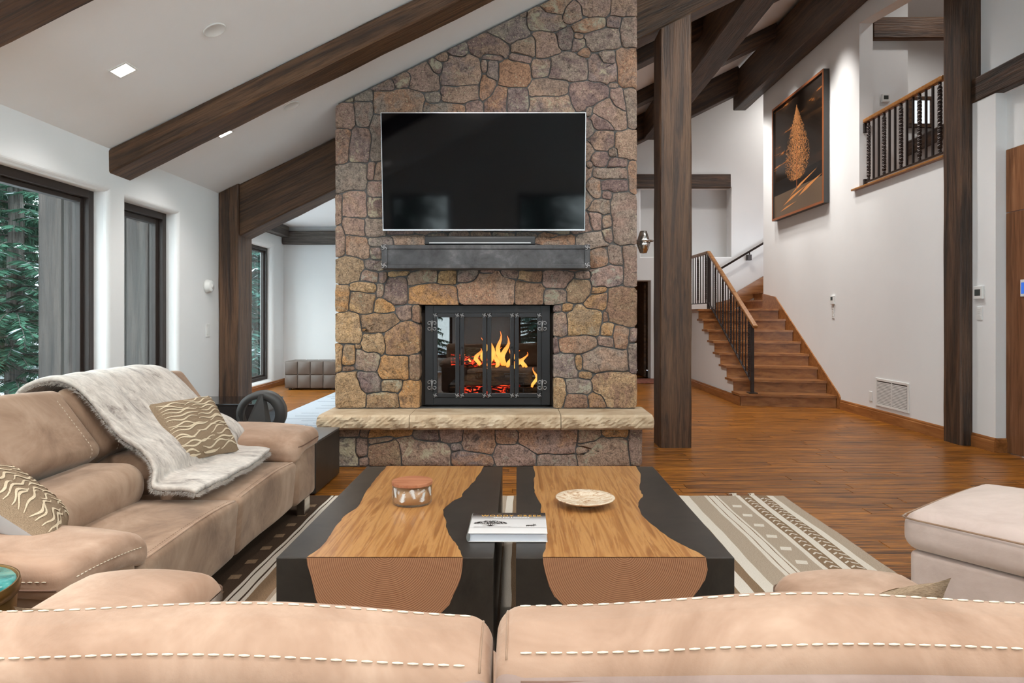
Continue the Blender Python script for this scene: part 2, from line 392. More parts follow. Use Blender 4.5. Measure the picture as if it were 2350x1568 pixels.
# main sloped ceiling
b = MB()
def slope(x0, x1, y0, y1, t=.15):
    b.add([(x, y, CZ(x)+d) for d in (0, t) for x, y in ((x0, y0), (x1, y0), (x1, y1), (x0, y1))],
          [(0, 1, 2, 3), (7, 6, 5, 4), (0, 4, 5, 1), (1, 5, 6, 2), (2, 6, 7, 3), (3, 7, 4, 0)])
slope(-3.1, 4.62, -3.2, 6.84); slope(-1.0, 4.62, 6.84, 13.5)
o = b.build('ceiling', K['ceil']); o['kind'] = 'structure'
# wall behind the camera, glazed
wall_holes('wall_back', (0, -3.2, 0), (1, 0, 0), (0, 0, 1), (0, -1, 0), (-3.1, 4.7, 0, 6.2), [(-2.75, -1.45, .30, 2.12), (0.0, 1.6, .30, 2.12), (2.1, 4.1, .30, 2.12)], .04, .2)
# right wall: stair wall with gallery opening, stub by the post, cedar door wall
wr = struct('wall_right')
b = MB()
b.prism([(6.755, 0), (11.82, 0), (11.82, 6.05), (6.755, 6.05), (6.755, 4.72), (6.90, 4.72), (8.5, 4.93), (8.5, 2.83), (6.755, 2.83)], 'x', XR, XR+.17)
b.build('stair_wall', K['wall'], wr)
b = MB(); b.box(4.36, 4.6, 6.16, 6.475, 0, 3.28); b.box(4.46, 4.62, 4.0, 6.16, 2.76, 3.28); b.box(4.46, 4.62, 4.0, 4.9, 0, 2.76); b.box(4.44, 4.62, 4.0, 6.475, 3.28, 6.05); b.box(4.495, 4.6, 6.475, 6.755, 0, 6.05)
b.build('door_wall', K['wall'], wr)
# right wall behind the viewer, with clerestory glazing added to brighten the ceiling
RH = [(-2.95, -.1, 3.35, 5.7), (.1, 3.75, 3.35, 5.7)]
wall_holes('wall_right_glazed', (4.46, 0, 0), (0, 1, 0), (0, 0, 1), (1, 0, 0), (-3.2, 4.0, 0, 6.05), RH, .03, .16)
# stair hall back wall with niche and low doorway (u = X)
wall_holes('wall_stair_back', (0, 13.3, 0), (1, 0, 0), (0, 0, 1), (0, 1, 0), (-1.0, 8.0, 0, 6.1), [(2.42, 4.20, 2.40, 3.77), (1.55, 2.62, .0, 1.93)], .02, .3)
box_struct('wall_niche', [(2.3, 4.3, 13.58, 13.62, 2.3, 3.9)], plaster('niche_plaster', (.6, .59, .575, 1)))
# gallery / upper hall beyond the stair wall
box_struct('wall_gallery', [(4.47, 4.98, 8.62, 8.72, 2.83, 6.05), (4.98, 8.0, 11.0, 11.1, 2.83, 6.05), (7.9, 8.0, 4.5, 11.0, 2.83, 6.05), (4.6, 8.0, 4.4, 4.5, 2.83, 6.05), (4.47, 8.0, 11.82, 11.95, 3.3, 6.05)], K['wall'])
box_struct('floor_gallery', [(4.47, 8.0, 4.4, 11.0, 2.70, 2.83)], K['stair'])
box_struct('ceiling_gallery', [(4.62, 8.1, 4.3, 13.5, 6.02, 6.15)], K['ceil'])
box_struct('wall_stairwell', [(7.95, 8.05, 11.0, 13.4, 0, 6.1)], K['wall'])
# room glimpsed through the low doorway
box_struct('wall_beyond', [(.9, 3.6, 15.4, 15.5, 0, 2.2), (.9, 1.0, 13.6, 15.4, 0, 2.2), (3.5, 3.6, 13.6, 15.4, 0, 2.2)], K['st_ochre'])
box_struct('ceiling_beyond', [(.9, 3.6, 13.6, 15.5, 2.1, 2.2)], K['ceil'])

# ---------------------------------------------------------------- floor: planks run along X
fl = struct('floor')
b = MB(); b.box(-4.6, 8.0, -3.3, 15.6, -.14, -.022); b.build('subfloor', plain('subfloor_board', lin(70, 42, 20), .7), fl)
PW = .125
pl_mesh = {}
def plank_mesh(L):
    if L not in pl_mesh:
        g = .0012; z0, z1, c = -.02, 0.0, .0025
        x0, x1, y0, y1 = g, L-g, g, PW-g
        v = [(x0, y0, z0), (x1, y0, z0), (x1, y1, z0), (x0, y1, z0), (x0, y0, z1-c), (x1, y0, z1-c), (x1, y1, z1-c), (x0, y1, z1-c), (x0+c, y0+c, z1), (x1-c, y0+c, z1), (x1-c, y1-c, z1), (x0+c, y1-c, z1)]
        f = [(0, 1, 5, 4), (1, 2, 6, 5), (2, 3, 7, 6), (3, 0, 4, 7), (4, 5, 9, 8), (5, 6, 10, 9), (6, 7, 11, 10), (7, 4, 8, 11), (8, 9, 10, 11)]
        me = bpy.data.meshes.new('plank'); me.from_pydata(v, [], f); me.materials.append(K['plank']); pl_mesh[L] = me
    return pl_mesh[L]
rest, cnt = MB(), 0
rows = [(-4.5, 8.0, y*PW) for y in range(int(-3.2/PW), int(15.4/PW))]
near, cand = [], []
for (xa, xb, y) in rows:
    if y < 6.5: xa, xb = -2.95, 4.45
    x = xa-R.uniform(0, .9)
    while x < xb:
        L = R.choice((.9, 1.2, 1.5, 1.8)); x1 = min(x+L, xb+.6)
        cx = x+L/2
        cand.append((x, y, L)); x += L
def in_view(x, y, L):
    yc = y+PW/2
    if yc < 2.2: return False
    px0, px1 = CX+max(x, -4.5)*FPX/yc, CX+(x+L)*FPX/yc; py = CY+EYE*FPX/yc
    if px1 < 0 or px0 > 2350 or py > 1568: return False
    if yc < 4.66 and x+L < 1.9: return False           # under rug, sofas, tables
    if x+L < -1.2 and yc < 7.0: return False
    if 5.55 < yc < 6.4 and x > -1.4 and x+L < 1.0: return False
    return yc < 10
vis = sorted([c for c in cand if in_view(*c)], key=lambda c: c[1])[:285]
viss = set(vis)
for (x, y, L) in vis:
    o = bpy.data.objects.new('plank', plank_mesh(L)); C.objects.link(o); o.location = (x, y, 0); o.parent = fl
for (x, y, L) in cand:
    if (x, y, L) in viss: continue
    me = plank_mesh(L); rest.add([(p.co.x+x, p.co.y+y, p.co.z) for p in me.vertices], [tuple(q.vertices) for q in me.polygons])
# far planks joined; colour varies plank by plank through a coarse noise in the material
m, nt, bs = newmat('floor_plank_wood_far'); v = coords(nt, (.8, 26, 26)); g = noise(nt, v, 2.2, 5, .6, .6)
c = ramp(nt, g, [(.37, lin(50, 27, 8)[:3]), (.45, lin(124, 74, 26)[:3]), (.51, lin(176, 113, 44)[:3]), (.56, lin(134, 81, 29)[:3]), (.63, lin(64, 36, 12)[:3])])
vv = coords(nt, (.6, 8, 1)); c = mix(nt, .6, c, ramp(nt, noise(nt, vv, 1, 1), [(.35, (.7, .68, .66)), (.65, (1.1, 1.08, 1.05))]), 'MULTIPLY')
nt.links.new(c, bs.inputs['Base Color']); bs.inputs['Roughness'].default_value = .3; bs.inputs['Specular IOR Level'].default_value = .13; bs.inputs['Coat Weight'].default_value = .05; bs.inputs['Coat Roughness'].default_value = .18
o = rest.build('far_planks', m, fl); o['kind'] = 'stuff'

# ---------------------------------------------------------------- windows
def window(name, X, y0, y1, z0, z1, fx=.10, fw=.055, sash=.032, depth=.10, mull=()):
    """fixed picture window in a wall facing +X; frame then slimmer sash, then pane"""
    w = struct(name); xa = X-fx
    def bar(nm, a, c, d, e, x0, x1): b = MB(); b.bbox(x0, x1, a, c, d, e, .004); return b.build(nm, K['frame'], w)
    bar('frame_jamb', y0, y0+fw, z0, z1, xa-depth, xa); bar('frame_jamb', y1-fw, y1, z0, z1, xa-depth, xa)
    bar('frame_head', y0+fw, y1-fw, z1-fw, z1, xa-depth, xa); bar('frame_sill', y0+fw, y1-fw, z0, z0+fw, xa-depth, xa)
    a, c, d, e = y0+fw, y1-fw, z0+fw, z1-fw; x0, x1 = xa-depth+.005, xa-.04
    bar('sash', a, a+sash, d, e, x0, x1); bar('sash', c-sash, c, d, e, x0, x1); bar('sash', a+sash, c-sash, e-sash, e, x0, x1); bar('sash', a+sash, c-sash, d, d+sash, x0, x1)
    for q in mull: bar('mullion', q-.035, q+.035, d, e, x0, x1+.02)
    b = MB(); b.box(x0+.02, x0+.026, a+sash, c-sash, d+sash, e-sash); b.build('pane', K['glass'], w); return w
window('window_1', XL, 2.1, 4.75, .42, 2.12)
window('window_2', XL, 4.97, 5.73, .42, 2.11, sash=.04)
window('window_3', -4.28, 7.4, 11.8, .14, 2.42, fx=.09, fw=.05)
window('window_4', XL, -2.4, 1.5, .45, 2.12)  # unseen window added behind the viewer to let in more light
def window_y(name, Y, x0, x1, z0, z1):
    w = struct(name); fw = .07
    def bar(nm, a, c, d, e): b = MB(); b.bbox(a, c, Y-.16, Y-.08, d, e, .004); b.build(nm, K['frame'], w)
    bar('frame_jamb', x0, x0+fw, z0, z1); bar('frame_jamb', x1-fw, x1, z0, z1); bar('frame_head', x0+fw, x1-fw, z1-fw, z1); bar('frame_sill', x0+fw, x1-fw, z0, z0+fw)
    b = MB(); b.box(x0+fw, x1-fw, Y-.125, Y-.119, z0+fw, z1-fw); b.build('pane', K['glass'], w)
for k, h in enumerate([(-2.75, -1.45, .30, 2.12), (0.0, 1.6, .30, 2.12), (2.1, 4.1, .30, 2.12)]): window_y('window_%d' % (5+k), -3.2, *h)

for k, (y0, y1, z0, z1) in enumerate(RH):  # frames and panes of the added clerestory glazing
    w = struct('window_%d' % (8+k)); fw = .06
    for nm, a, c, d, e in (('frame_jamb', y0, y0+fw, z0, z1), ('frame_jamb', y1-fw, y1, z0, z1), ('frame_head', y0+fw, y1-fw, z1-fw, z1), ('frame_sill', y0+fw, y1-fw, z0, z0+fw)):
        b = MB(); b.bbox(4.53, 4.60, a, c, d, e, .004); b.build(nm, K['frame'], w)
    b = MB(); b.box(4.56, 4.566, y0+fw, y1-fw, z0+fw, z1-fw); b.build('pane', K['glass'], w)
# ---------------------------------------------------------------- baseboards
def baseboard(name, path, h=.13, t=.018, m=None):
    """path: list of (x, y); board stands on the left-hand side of the path"""
    w = struct(name)
    for i in range(len(path)-1):
        a, c = Vector(path[i]), Vector(path[i+1]); d = (c-a); L = d.length; d.normalize(); n = Vector((-d.y, d.x))
        mx = Matrix(((n.x, d.x, 0, a.x), (n.y, d.y, 0, a.y), (0, 0, 1, 0), (0, 0, 0, 1)))
        b = MB(); b.prism([(0, 0), (t, 0), (t, h-.035), (t*.75, h-.028), (t*.75, h-.012), (t*.4, h), (0, h)], 'y', 0, L, mx)
        o = b.build('board', K['base'], w)
    return w
baseboard('baseboard_right', [(XR, 6.76), (XR, 8.98)])
baseboard('baseboard_stub', [(4.46, 6.155), (4.36, 6.155), (4.36, 6.47)])
baseboard('baseboard_stair', [(3.085, 12.9), (3.085, 9.36)][::-1])
baseboard('baseboard_far_left', [(-4.28, 12.33), (-4.28, 6.9)], .10)
baseboard('baseboard_far_back', [(-1.1, 12.35), (-4.28, 12.35)], .10)

# ---------------------------------------------------------------- heavy timbers
def beam(name, label, p0, p1, w, h, m='timber', cat='beam', group=None, up=(0, 0, 1), seg=.3, ch=.012, parent=None):
    p0, p1 = Vector(p0), Vector(p1); d = p1-p0; L = d.length; d.normalize()
    u = Vector(up); z = (u-d*u.dot(d)).normalized(); y = z.cross(d)
    n = max(2, int(L/seg)); v, f = [], []
    sec = [(-w/2+ch, -h/2), (w/2-ch, -h/2), (w/2, -h/2+ch), (w/2, h/2-ch), (w/2-ch, h/2), (-w/2+ch, h/2), (-w/2, h/2-ch), (-w/2, -h/2+ch)]
    for i in range(n+1):
        for (a, c) in sec: v.append((L*i/n, a+R.uniform(-.003, .003), c+R.uniform(-.003, .003)))
    for i in range(n):
        for k in range(8): f.append((i*8+k, i*8+(k+1) % 8, (i+1)*8+(k+1) % 8, (i+1)*8+k))
    f += [list(range(8))[::-1], list(range(n*8, n*8+8))]
    o = meshobj(name, v, f, K[m], parent)
    o.matrix_world = Matrix(((d.x, y.x, z.x, p0.x), (d.y, y.y, z.y, p0.y), (d.z, y.z, z.z, p0.z), (0, 0, 0, 1)))
    if not parent: tag(o, label, cat, group)
    return o
CA = math.cos(math.atan(.494)); NX, NZ = -.494*CA, CA
def rafter(label, y0, y1, vert, x0, x1, m='timber', group='sloping ceiling rafters'):
    h = vert*CA; yc = (y0+y1)/2
    q = lambda x: (x-NX*(h/2+.004), yc, CZ(x)-NZ*(h/2+.004))
    return beam('ceiling_rafter', label, q(x0), q(x1), y1-y0, h, m, 'beam', group, (0, 0, 1))
rafter('rough brown rafter over the long seat of the window sofa', 2.87, 3.136, .17, -2.95, 4.06)
rafter('rough brown rafter ending on the plaster between the two windows', 4.76, 5.03, .17, -2.95, 4.06)
dp = rafter('deep brown rafter bearing on the wooden post beside the chimney', 6.53, 6.83, .50, -2.95, 4.06)
for v in dp.data.vertices:                                     # plumb cut where it meets the post
    if v.co.x < 1e-4: w = dp.matrix_world @ v.co; v.co.x += (-2.687-w.x)/CA
rafter('shallow dark rafter directly behind the deep post-borne rafter', 8.45, 8.72, .20, -.88, 4.06, 'timber2')
rafter('shallow dark rafter between the two recessed stair lamps', 10.6, 10.87, .22, -.88, 4.06, 'timber2')
rafter('deep dark rafter against the stair back wall', 12.45, 12.75, .50, -.88, 4.06, 'timber2')
beam('ceiling_purlin', 'long dark purlin crossing under the rafters right of the wooden post', (2.49, 6.86, 4.72), (2.49, 12.44, 4.72), .34, .47, 'timber2')
beam('ceiling_purlin', 'long dark purlin running along the top of the stair wall', (4.18, 1.0, 5.45), (4.18, 12.72, 5.45), .235, .68, 'timber2')
beam('timber_post', 'rough brown square post standing right of the stone chimney', (1.49, 6.51, 0), (1.49, 6.51, 4.02), .30, .30, 'timber', 'post', None, (0, 1, 0))
beam('timber_post', 'rough brown post half set into the wall by the windows', (-2.783, 6.665, 0), (-2.783, 6.665, 2.47), .19, .35, 'timber', 'post', None, (0, 1, 0))
beam('timber_post', 'tall dark post against the white wall between gallery and cedar door', (4.37, 6.615, 0), (4.37, 6.615, 5.09), .24, .27, 'timber2', 'post', None, (0, 1, 0))
beam('wall_beam', 'dark horizontal beam running from the tall dark post above the cedar door', (4.47, 6.47, 3.395), (4.47, 1.0, 3.395), .25, .23, 'timber2')
beam('header_beam', 'brown header beam above the niche on the stair back wall', (1.2, 13.26, 3.88), (4.17, 13.26, 3.88), .09, .27, 'timber2')
beam('header_beam', 'reddish brown header beam high in the gallery', (4.50, 8.57, 4.885), (6.3, 8.57, 4.885), .10, .27, 'timber')
beam('header_beam', 'grey brown beam along the top of the far dining wall', (-4.26, 12.29, 2.66), (-1.02, 12.29, 2.66), .11, .24, 'greybeam')
beam('header_beam', 'grey brown beam end over the tall dining window', (-4.20, 12.2, 2.76), (-4.20, 7.0, 2.76), .14, .2, 'greybeam')
for o in bpy.data.objects:
    if o.name in ('timber_post', 'timber_post.001'):           # cut the post heads to the rafter slope
        L = max(v.co.x for v in o.data.vertices); mw = o.matrix_world
        for v in o.data.vertices:
            if v.co.x > L-.01: w = mw @ v.co; v.co.x += .494*(w.x-o.location.x)
# ================================================================== stone fireplace
YF = 5.80
fp = thing('fireplace', 'floor-to-ceiling fieldstone chimney breast with raised sandstone hearth', 'fireplace', (0, 0, 0))
s2m = YF/FPX
SEEDS = '''767_233_811_292,813_227_854_289,768_292_799_373,801_289_852_372,844_263_875_370,766_372_845_445,843_370_863_412,858_370_880_412,845_413_880_451,786_428_845_500,839_448_880_496,767_445_786_515,789_500_841_543,837_499_884_543,811_205_854_229,788_222_810_232,857_204_972_265,856_183_905_206,905_164_941_201,939_146_1008_213,982_136_1015_174,998_121_1027_146,1025_96_1072_136,1005_119_1103_201,973_213_1009_238,1010_195_1102_235,963_236_1070_269,1072_232_1113_269,1069_74_1168_134,1103_127_1151_140,1101_138_1117_169,1100_169_1137_232,1111_139_1143_186,1113_31_1217_103,1191_26_1212_41,1208_14_1311_74,1170_81_1231_127,1167_121_1220_140,1222_67_1291_134,1274_55_1323_114,1244_-10_1311_36,1287_0_1339_52,1322_-17_1398_40,1399_-10_1466_39,1315_40_1389_72,1391_40_1427_65,1428_37_1466_112,1322_71_1342_86,1311_82_1348_121,1325_102_1361_134,1345_68_1425_117,1138_137_1218_197,1215_127_1268_176,1252_117_1353_191,1375_117_1416_155,1349_121_1416_201,1418_114_1468_201,1212_176_1306_236,1154_196_1214_255,1110_195_1177_258,1210_213_1310_258,1306_183_1399_246,1399_201_1435_258,1396_191_1420_203,1436_202_1466_291,1361_222_1436_297,1345_247_1359_272,1346_261_1410_300,1345_296_1408_350,1407_294_1465_365,1392_337_1419_360,1345_346_1397_380,1393_361_1445_383,1345_365_1361_393,1352_384_1443_412,1444_367_1464_447,1373_411_1445_442,1345_400_1385_461,1385_438_1406_461,1347_458_1405_497,1402_443_1465_560,1345_480_1384_532,1380_496_1407_530,1383_523_1409_560,769_525_790_592,791_542_848_596,842_545_903_564,903_538_978_564,849_568_873_595,833_596_876_622,769_592_832_653,816_622_868_648,864_622_884_648,769_655_801_717,801_650_860_672,801_672_859_719,860_650_877_683,859_683_908_715,878_632_936_699,884_620_936_632,909_700_947_736,948_701_968_744,826_715_924_762,769_719_830_786,830_750_841_758,832_758_884_815,883_735_966_818,769_786_788_850,789_787_818_839,818_787_830_797,818_797_872_850,788_840_816_851,872_819_939_873,940_817_971_877,814_853_875_904,873_872_924_901,769_853_840_941,836_902_915_941,911_877_966_941,1322_532_1399_576,1224_532_1320_563,1355_576_1394_611,1392_565_1428_615,1427_567_1462_663,1350_608_1427_661,1317_621_1354_641,1248_621_1314_661,1296_637_1355_698,1352_656_1389_676,1388_661_1463_748,1337_671_1399_719,1250_661_1307_698,1266_700_1291_715,1292_697_1320_717,1303_693_1385_775,1266_716_1303_773,1385_719_1397_744,1381_744_1410_775,1407_749_1444_800,1446_750_1464_783,1446_783_1464_854,1266_773_1284_813,1284_774_1372_813,1373_774_1414_798,1335_798_1446_853,1266_813_1329_870,1320_816_1339_852,1331_852_1361_870,1295_871_1358_906,1266_871_1293_940,1295_907_1347_941,1361_853_1465_941,1348_898_1394_942,935_620_1007_651,937_651_1055_701,1008_621_1053_655,1050_620_1103_653,1103_620_1139_631,1051_626_1190_701,1150_621_1192_641,1192_621_1248_644,1181_644_1252_700,975_532_1025_548,1027_532_1077_548,1079_532_1129_548,1131_532_1181_548,1183_532_1233_548,1235_532_1285_548,880_565_930_617,932_565_982_617,984_565_1034_617,1036_565_1086_617,1088_565_1138_617,1140_565_1190_617,1192_565_1242_617,1244_565_1294_617,1296_565_1346_617,1348_565_1398_617,890_268_948_320,890_322_948_374,890_376_948_428,890_430_948_482,890_484_948_536,950_268_1008_320,950_322_1008_374,950_376_1008_428,950_430_1008_482,950_484_1008_536,1010_268_1068_320,1010_322_1068_374,1010_376_1068_428,1010_430_1068_482,1010_484_1068_536,1070_268_1128_320,1070_322_1128_374,1070_376_1128_428,1070_430_1128_482,1070_484_1128_536,1130_268_1188_320,1130_322_1188_374,1130_376_1188_428,1130_430_1188_482,1130_484_1188_536,1190_268_1248_320,1190_322_1248_374,1190_376_1248_428,1190_430_1248_482,1190_484_1248_536,1250_268_1308_320,1250_322_1308_374,1250_376_1308_428,1250_430_1308_482,1250_484_1308_536,1310_268_1368_320,1310_322_1368_374,1310_376_1368_428,1310_430_1368_482,1310_484_1368_536'''
PLINTH = '774_985_821_1002,822_985_840_1001,842_986_947_1005,947_986_1012_1017,1010_986_1065_1022,1065_986_1139_1041,1141_986_1193_1017,1191_986_1325_1043,1327_990_1379_1025,1380_986_1442_1009,1443_985_1481_1070,774_1004_822_1072,813_1002_843_1046,825_1046_844_1072,843_999_903_1014,844_1012_928_1070,905_1006_1034_1072,1036_1022_1063_1041,1035_1042_1135_1074,1135_1017_1232_1082,1232_1040_1322_1074,1324_1025_1361_1046,1325_1002_1443_1072,734_985_774_1030,734_1030_774_1075'
import numpy as np
def tessellate(spec, k, rect, top=None, hole=None, res=.0075, gap=.0055, pw=4.2):
    """share a wall face between stones given by their boxes (photo px); returns outlines in metres"""
    bx = []
    for t in spec.replace('\n', '').split(','):
        x0, y0, x1, y1 = map(float, t.split('_')); bx.append(((x0+x1)/2, (y0+y1)/2, (x1-x0)/2+1.5, (y1-y0)/2+1.5))
    B = np.array(bx); cx = (B[:, 0]-CX)*k; cz = EYE-(B[:, 1]-CY)*k; hw = B[:, 2]*k; hh = B[:, 3]*k
    nu, nv = int((rect[1]-rect[0])/res), int((rect[3]-rect[2])/res)
    us = rect[0]+(np.arange(nu)+.5)*res; vs = rect[2]+(np.arange(nv)+.5)*res
    U, V = np.meshgrid(us, vs, indexing='ij')
    rs = np.random.RandomState(5); wu = np.zeros_like(U); wv = np.zeros_like(U)      # gentle warp so joints wander
    for f, a in ((5, .010), (11, .006), (23, .0035)):
        p = rs.uniform(0, 6.28, 6); wu += a*np.sin(f*V+p[0]+1.7*np.sin(f*.6*U+p[1])); wv += a*np.sin(f*U+p[2]+1.7*np.sin(f*.6*V+p[3]))
    best = np.full(U.shape, 1e9); lab = np.full(U.shape, -1)
    for i in range(len(bx)):
        ang = rs.uniform(-.10, .10); du, dv = U+wu-cx[i], V+wv-cz[i]; du, dv = du+ang*dv, dv-ang*du
        d = (np.abs(du/hw[i])**pw+np.abs(dv/hh[i])**pw)**(1/pw)
        m_ = d < best; best[m_] = d[m_]; lab[m_] = i
    if top is not None: lab[V > top(U)] = -1
    if hole: lab[(U > hole[0]) & (U < hole[1]) & (V < hole[2])] = -1
    out = []
    for i in range(len(bx)):
        M_ = np.pad(lab == i, 1); idx = np.argwhere(M_)
        if len(idx) < 10: continue
        nxt = {}
        for a, b_ in idx:
            if not M_[a, b_-1]: nxt.setdefault((a, b_), []).append((a+1, b_))
            if not M_[a+1, b_]: nxt.setdefault((a+1, b_), []).append((a+1, b_+1))
            if not M_[a, b_+1]: nxt.setdefault((a+1, b_+1), []).append((a, b_+1))
            if not M_[a-1, b_]: nxt.setdefault((a, b_+1), []).append((a, b_))
        loops = []
        while nxt:
            s0 = next(iter(nxt)); lp = [s0]; p = s0
            while True:
                q = nxt[p].pop()
                if not nxt[p]: del nxt[p]
                if q == s0 or q not in nxt: break
                lp.append(q); p = q
                if len(lp) > 4000: break
            loops.append(lp)
        lp = max(loops, key=len); n = len(lp)
        if n < 12: continue
        A = np.array(lp, float)-1
        for _ in range(2): A = (np.roll(A, 1, 0)+2*A+np.roll(A, -1, 0))/4
        A = np.stack([rect[0]+A[:, 0]*res, rect[2]+A[:, 1]*res], 1)
        m_ = max(10, min(28, int(n*res/.040))); q = A[(np.arange(m_)*n/m_).astype(int)]
        tn = np.roll(q, -1, 0)-np.roll(q, 1, 0); tn /= np.linalg.norm(tn, axis=1)[:, None]+1e-9
        ar = np.sum(q[:, 0]*np.roll(q[:, 1], -1)-np.roll(q[:, 0], -1)*q[:, 1])
        nr = np.stack([-tn[:, 1], tn[:, 0]], 1)*(1 if ar > 0 else -1)
        q = q+nr*gap
        if ar < 0: q = q[::-1]
        out.append(((cx[i], cz[i]), [tuple(map(float, p)) for p in q]))
    return out
XA, XB = -1.572, 1.036
ZB = .45
OPX0, OPX1, OPZ = -.835, .30, 1.338            # fire opening
def stone(poly, fn, rough, m, depth, name='stone', parent=fp):
    """irregular face stone from a flat outline; fn(u, v, h) -> world"""
    n = len(poly); cu = sum(p[0] for p in poly)/n; cv = sum(p[1] for p in poly)/n
    j_ = .0015+.002*rough; pts = [(p[0]+R.uniform(-j_, j_), p[1]+R.uniform(-j_, j_)) for p in poly]
    m_ = len(pts); size = math.sqrt(area(poly)); h0 = R.uniform(.010, .020)+rough*.012
    tx, ty = R.uniform(-.05, .05), R.uniform(-.05, .05)
    v = []
    for (u, w) in pts: v.append(fn(u, w, -depth))
    rim = [h0*.72+R.uniform(0, .003) for _ in pts]
    for (u, w), h_ in zip(pts, rim): v.append(fn(u, w, h_))
    for (u, w), h_ in zip(pts, rim): v.append(fn(u, w, h_))          # own rim for the face, so the arris stays crisp
    for s, dh in ((.94, .98), (.62, 1.10), (.30, 1.12)):
        for (u, w) in pts:
            uu, ww = cu+(u-cu)*s, cv+(w-cv)*s
            v.append(fn(uu, ww, h0*dh+(uu-cu)*tx+(ww-cv)*ty+R.uniform(-1, 1)*(.002+.009*rough)))
    v.append(fn(cu, cv, h0*1.12)); f = []
    for q in (0, 2, 3, 4):
        for i in range(m_): f.append((q*m_+i, q*m_+(i+1) % m_, (q+1)*m_+(i+1) % m_, (q+1)*m_+i))
    f += [(5*m_+i, 5*m_+(i+1) % m_, 6*m_) for i in range(m_)]
    return meshobj(name, v, f, m, parent, True)
front = lambda u, v, h: (u, YF+.02-h, v)
for (sx, sz), poly in tessellate(SEEDS, s2m, (XA, XB, ZB, CZ(XB)), lambda u: CZ(u)-.02, (OPX0, OPX1, OPZ)):
    if sz < OPZ+.0 and sx < OPX0+.06: poly = clip(poly, (1, 0), OPX0-.004)
    elif sz < OPZ and sx > OPX1-.06: poly = clip(poly, (-1, 0), -OPX1-.004)
    elif OPX0-.25 < sx < OPX1+.25 and sz < OPZ+.45: poly = clip(poly, (0, -1), -OPZ-.004)
    if len(poly) < 3 or area(poly) < .0006: continue
    if all(-1.09 < p[0] < .52 and 2.02 < p[1] < 2.88 for p in poly): continue          # wholly behind the television
    if all(-1.08 < p[0] < .55 and 1.66 < p[1] < 1.82 for p in poly): continue          # wholly behind the mantel
    low = max(0, min(1, (1.9-sz)/.7)); left = 1 if sx < -.8 else .35
    rough = .15+.75*low*left*R.uniform(.6, 1)
    mm = K['st_ochre'] if R.random() < low*(.9 if sx < -.6 else .65) else K['st_grey']
    depth = .16 if (min(p[0] for p in poly) < XA+.01 or max(p[0] for p in poly) > XB-.01 or abs(max(p[0] for p in poly)-OPX0) < .02 or abs(min(p[0] for p in poly)-OPX1) < .02 or abs(min(p[1] for p in poly)-OPZ) < .02) else .012
    stone(poly, front, rough, mm, depth)
# plinth under the hearth
YB = 5.56; k2 = YB/FPX
for (sx, sz), poly in tessellate(PLINTH, k2, (XA, XB, .004, .325)):
    if area(poly) > .0006:
        e = min(p[0] for p in poly) < XA+.01 or max(p[0] for p in poly) > XB-.01
        stone(poly, lambda u, v, h: (u, YB+.02-h, v), .25, K['st_grey'] if R.random() < .75 else K['st_ochre'], .16 if e else .012)
# stones on the two flanks (above and below the hearth)
for X, sg in ((XA, -1), (XB, 1)):
    for (y0, y1, z0, z1) in ((YF+.16, 6.42, .45, CZ(X)-.03), (YB+.16, 6.42, .004, .325)):
        sd = []
        z = z0+.09
        while z < z1:
            y = y0+R.uniform(.05, .14)
            while y < y1: sd.append((y, z+R.uniform(-.04, .04), R.uniform(.05, .11))); y += R.uniform(.16, .3)
            z += R.uniform(.15, .21)
        for poly in power_cells(sd, [(y0, z0), (y1, z0), (y1, z1), (y0, z1)], .0065):
            if poly and area(poly) > .001:
                q = []
                for i_ in range(len(poly)):
                    a_, c_ = poly[i_], poly[(i_+1) % len(poly)]; q += [(a_[0]+(c_[0]-a_[0])*t_, a_[1]+(c_[1]-a_[1])*t_) for t_ in (.06, .5, .94)]
                stone(q, (lambda u, v, h, X=X, sg=sg: (X+sg*(h-.02)-sg*.012, u, v)), .2, K['st_grey'], .012)
# mortar core with the fire opening cut out
b = MB()
x0, x1 = XA+.028, XB-.028
b.box(x0, OPX0-.02, YF+.0165, 6.44, ZB, OPZ+.02); b.box(OPX1+.02, x1, YF+.0165, 6.44, ZB, OPZ+.02)
b.prism([(x0, OPZ+.02), (x1, OPZ+.02), (x1, CZ(x1)-.012), (x0, CZ(x0)-.012)], 'y', YF+.0165, 6.44)
b.box(x0, x1, YB+.0165, 6.44, .0, .326); b.box(x0, x1, YF+.02, 6.44, .326, ZB)
b.build('mortar_core', K['mortar'], fp)
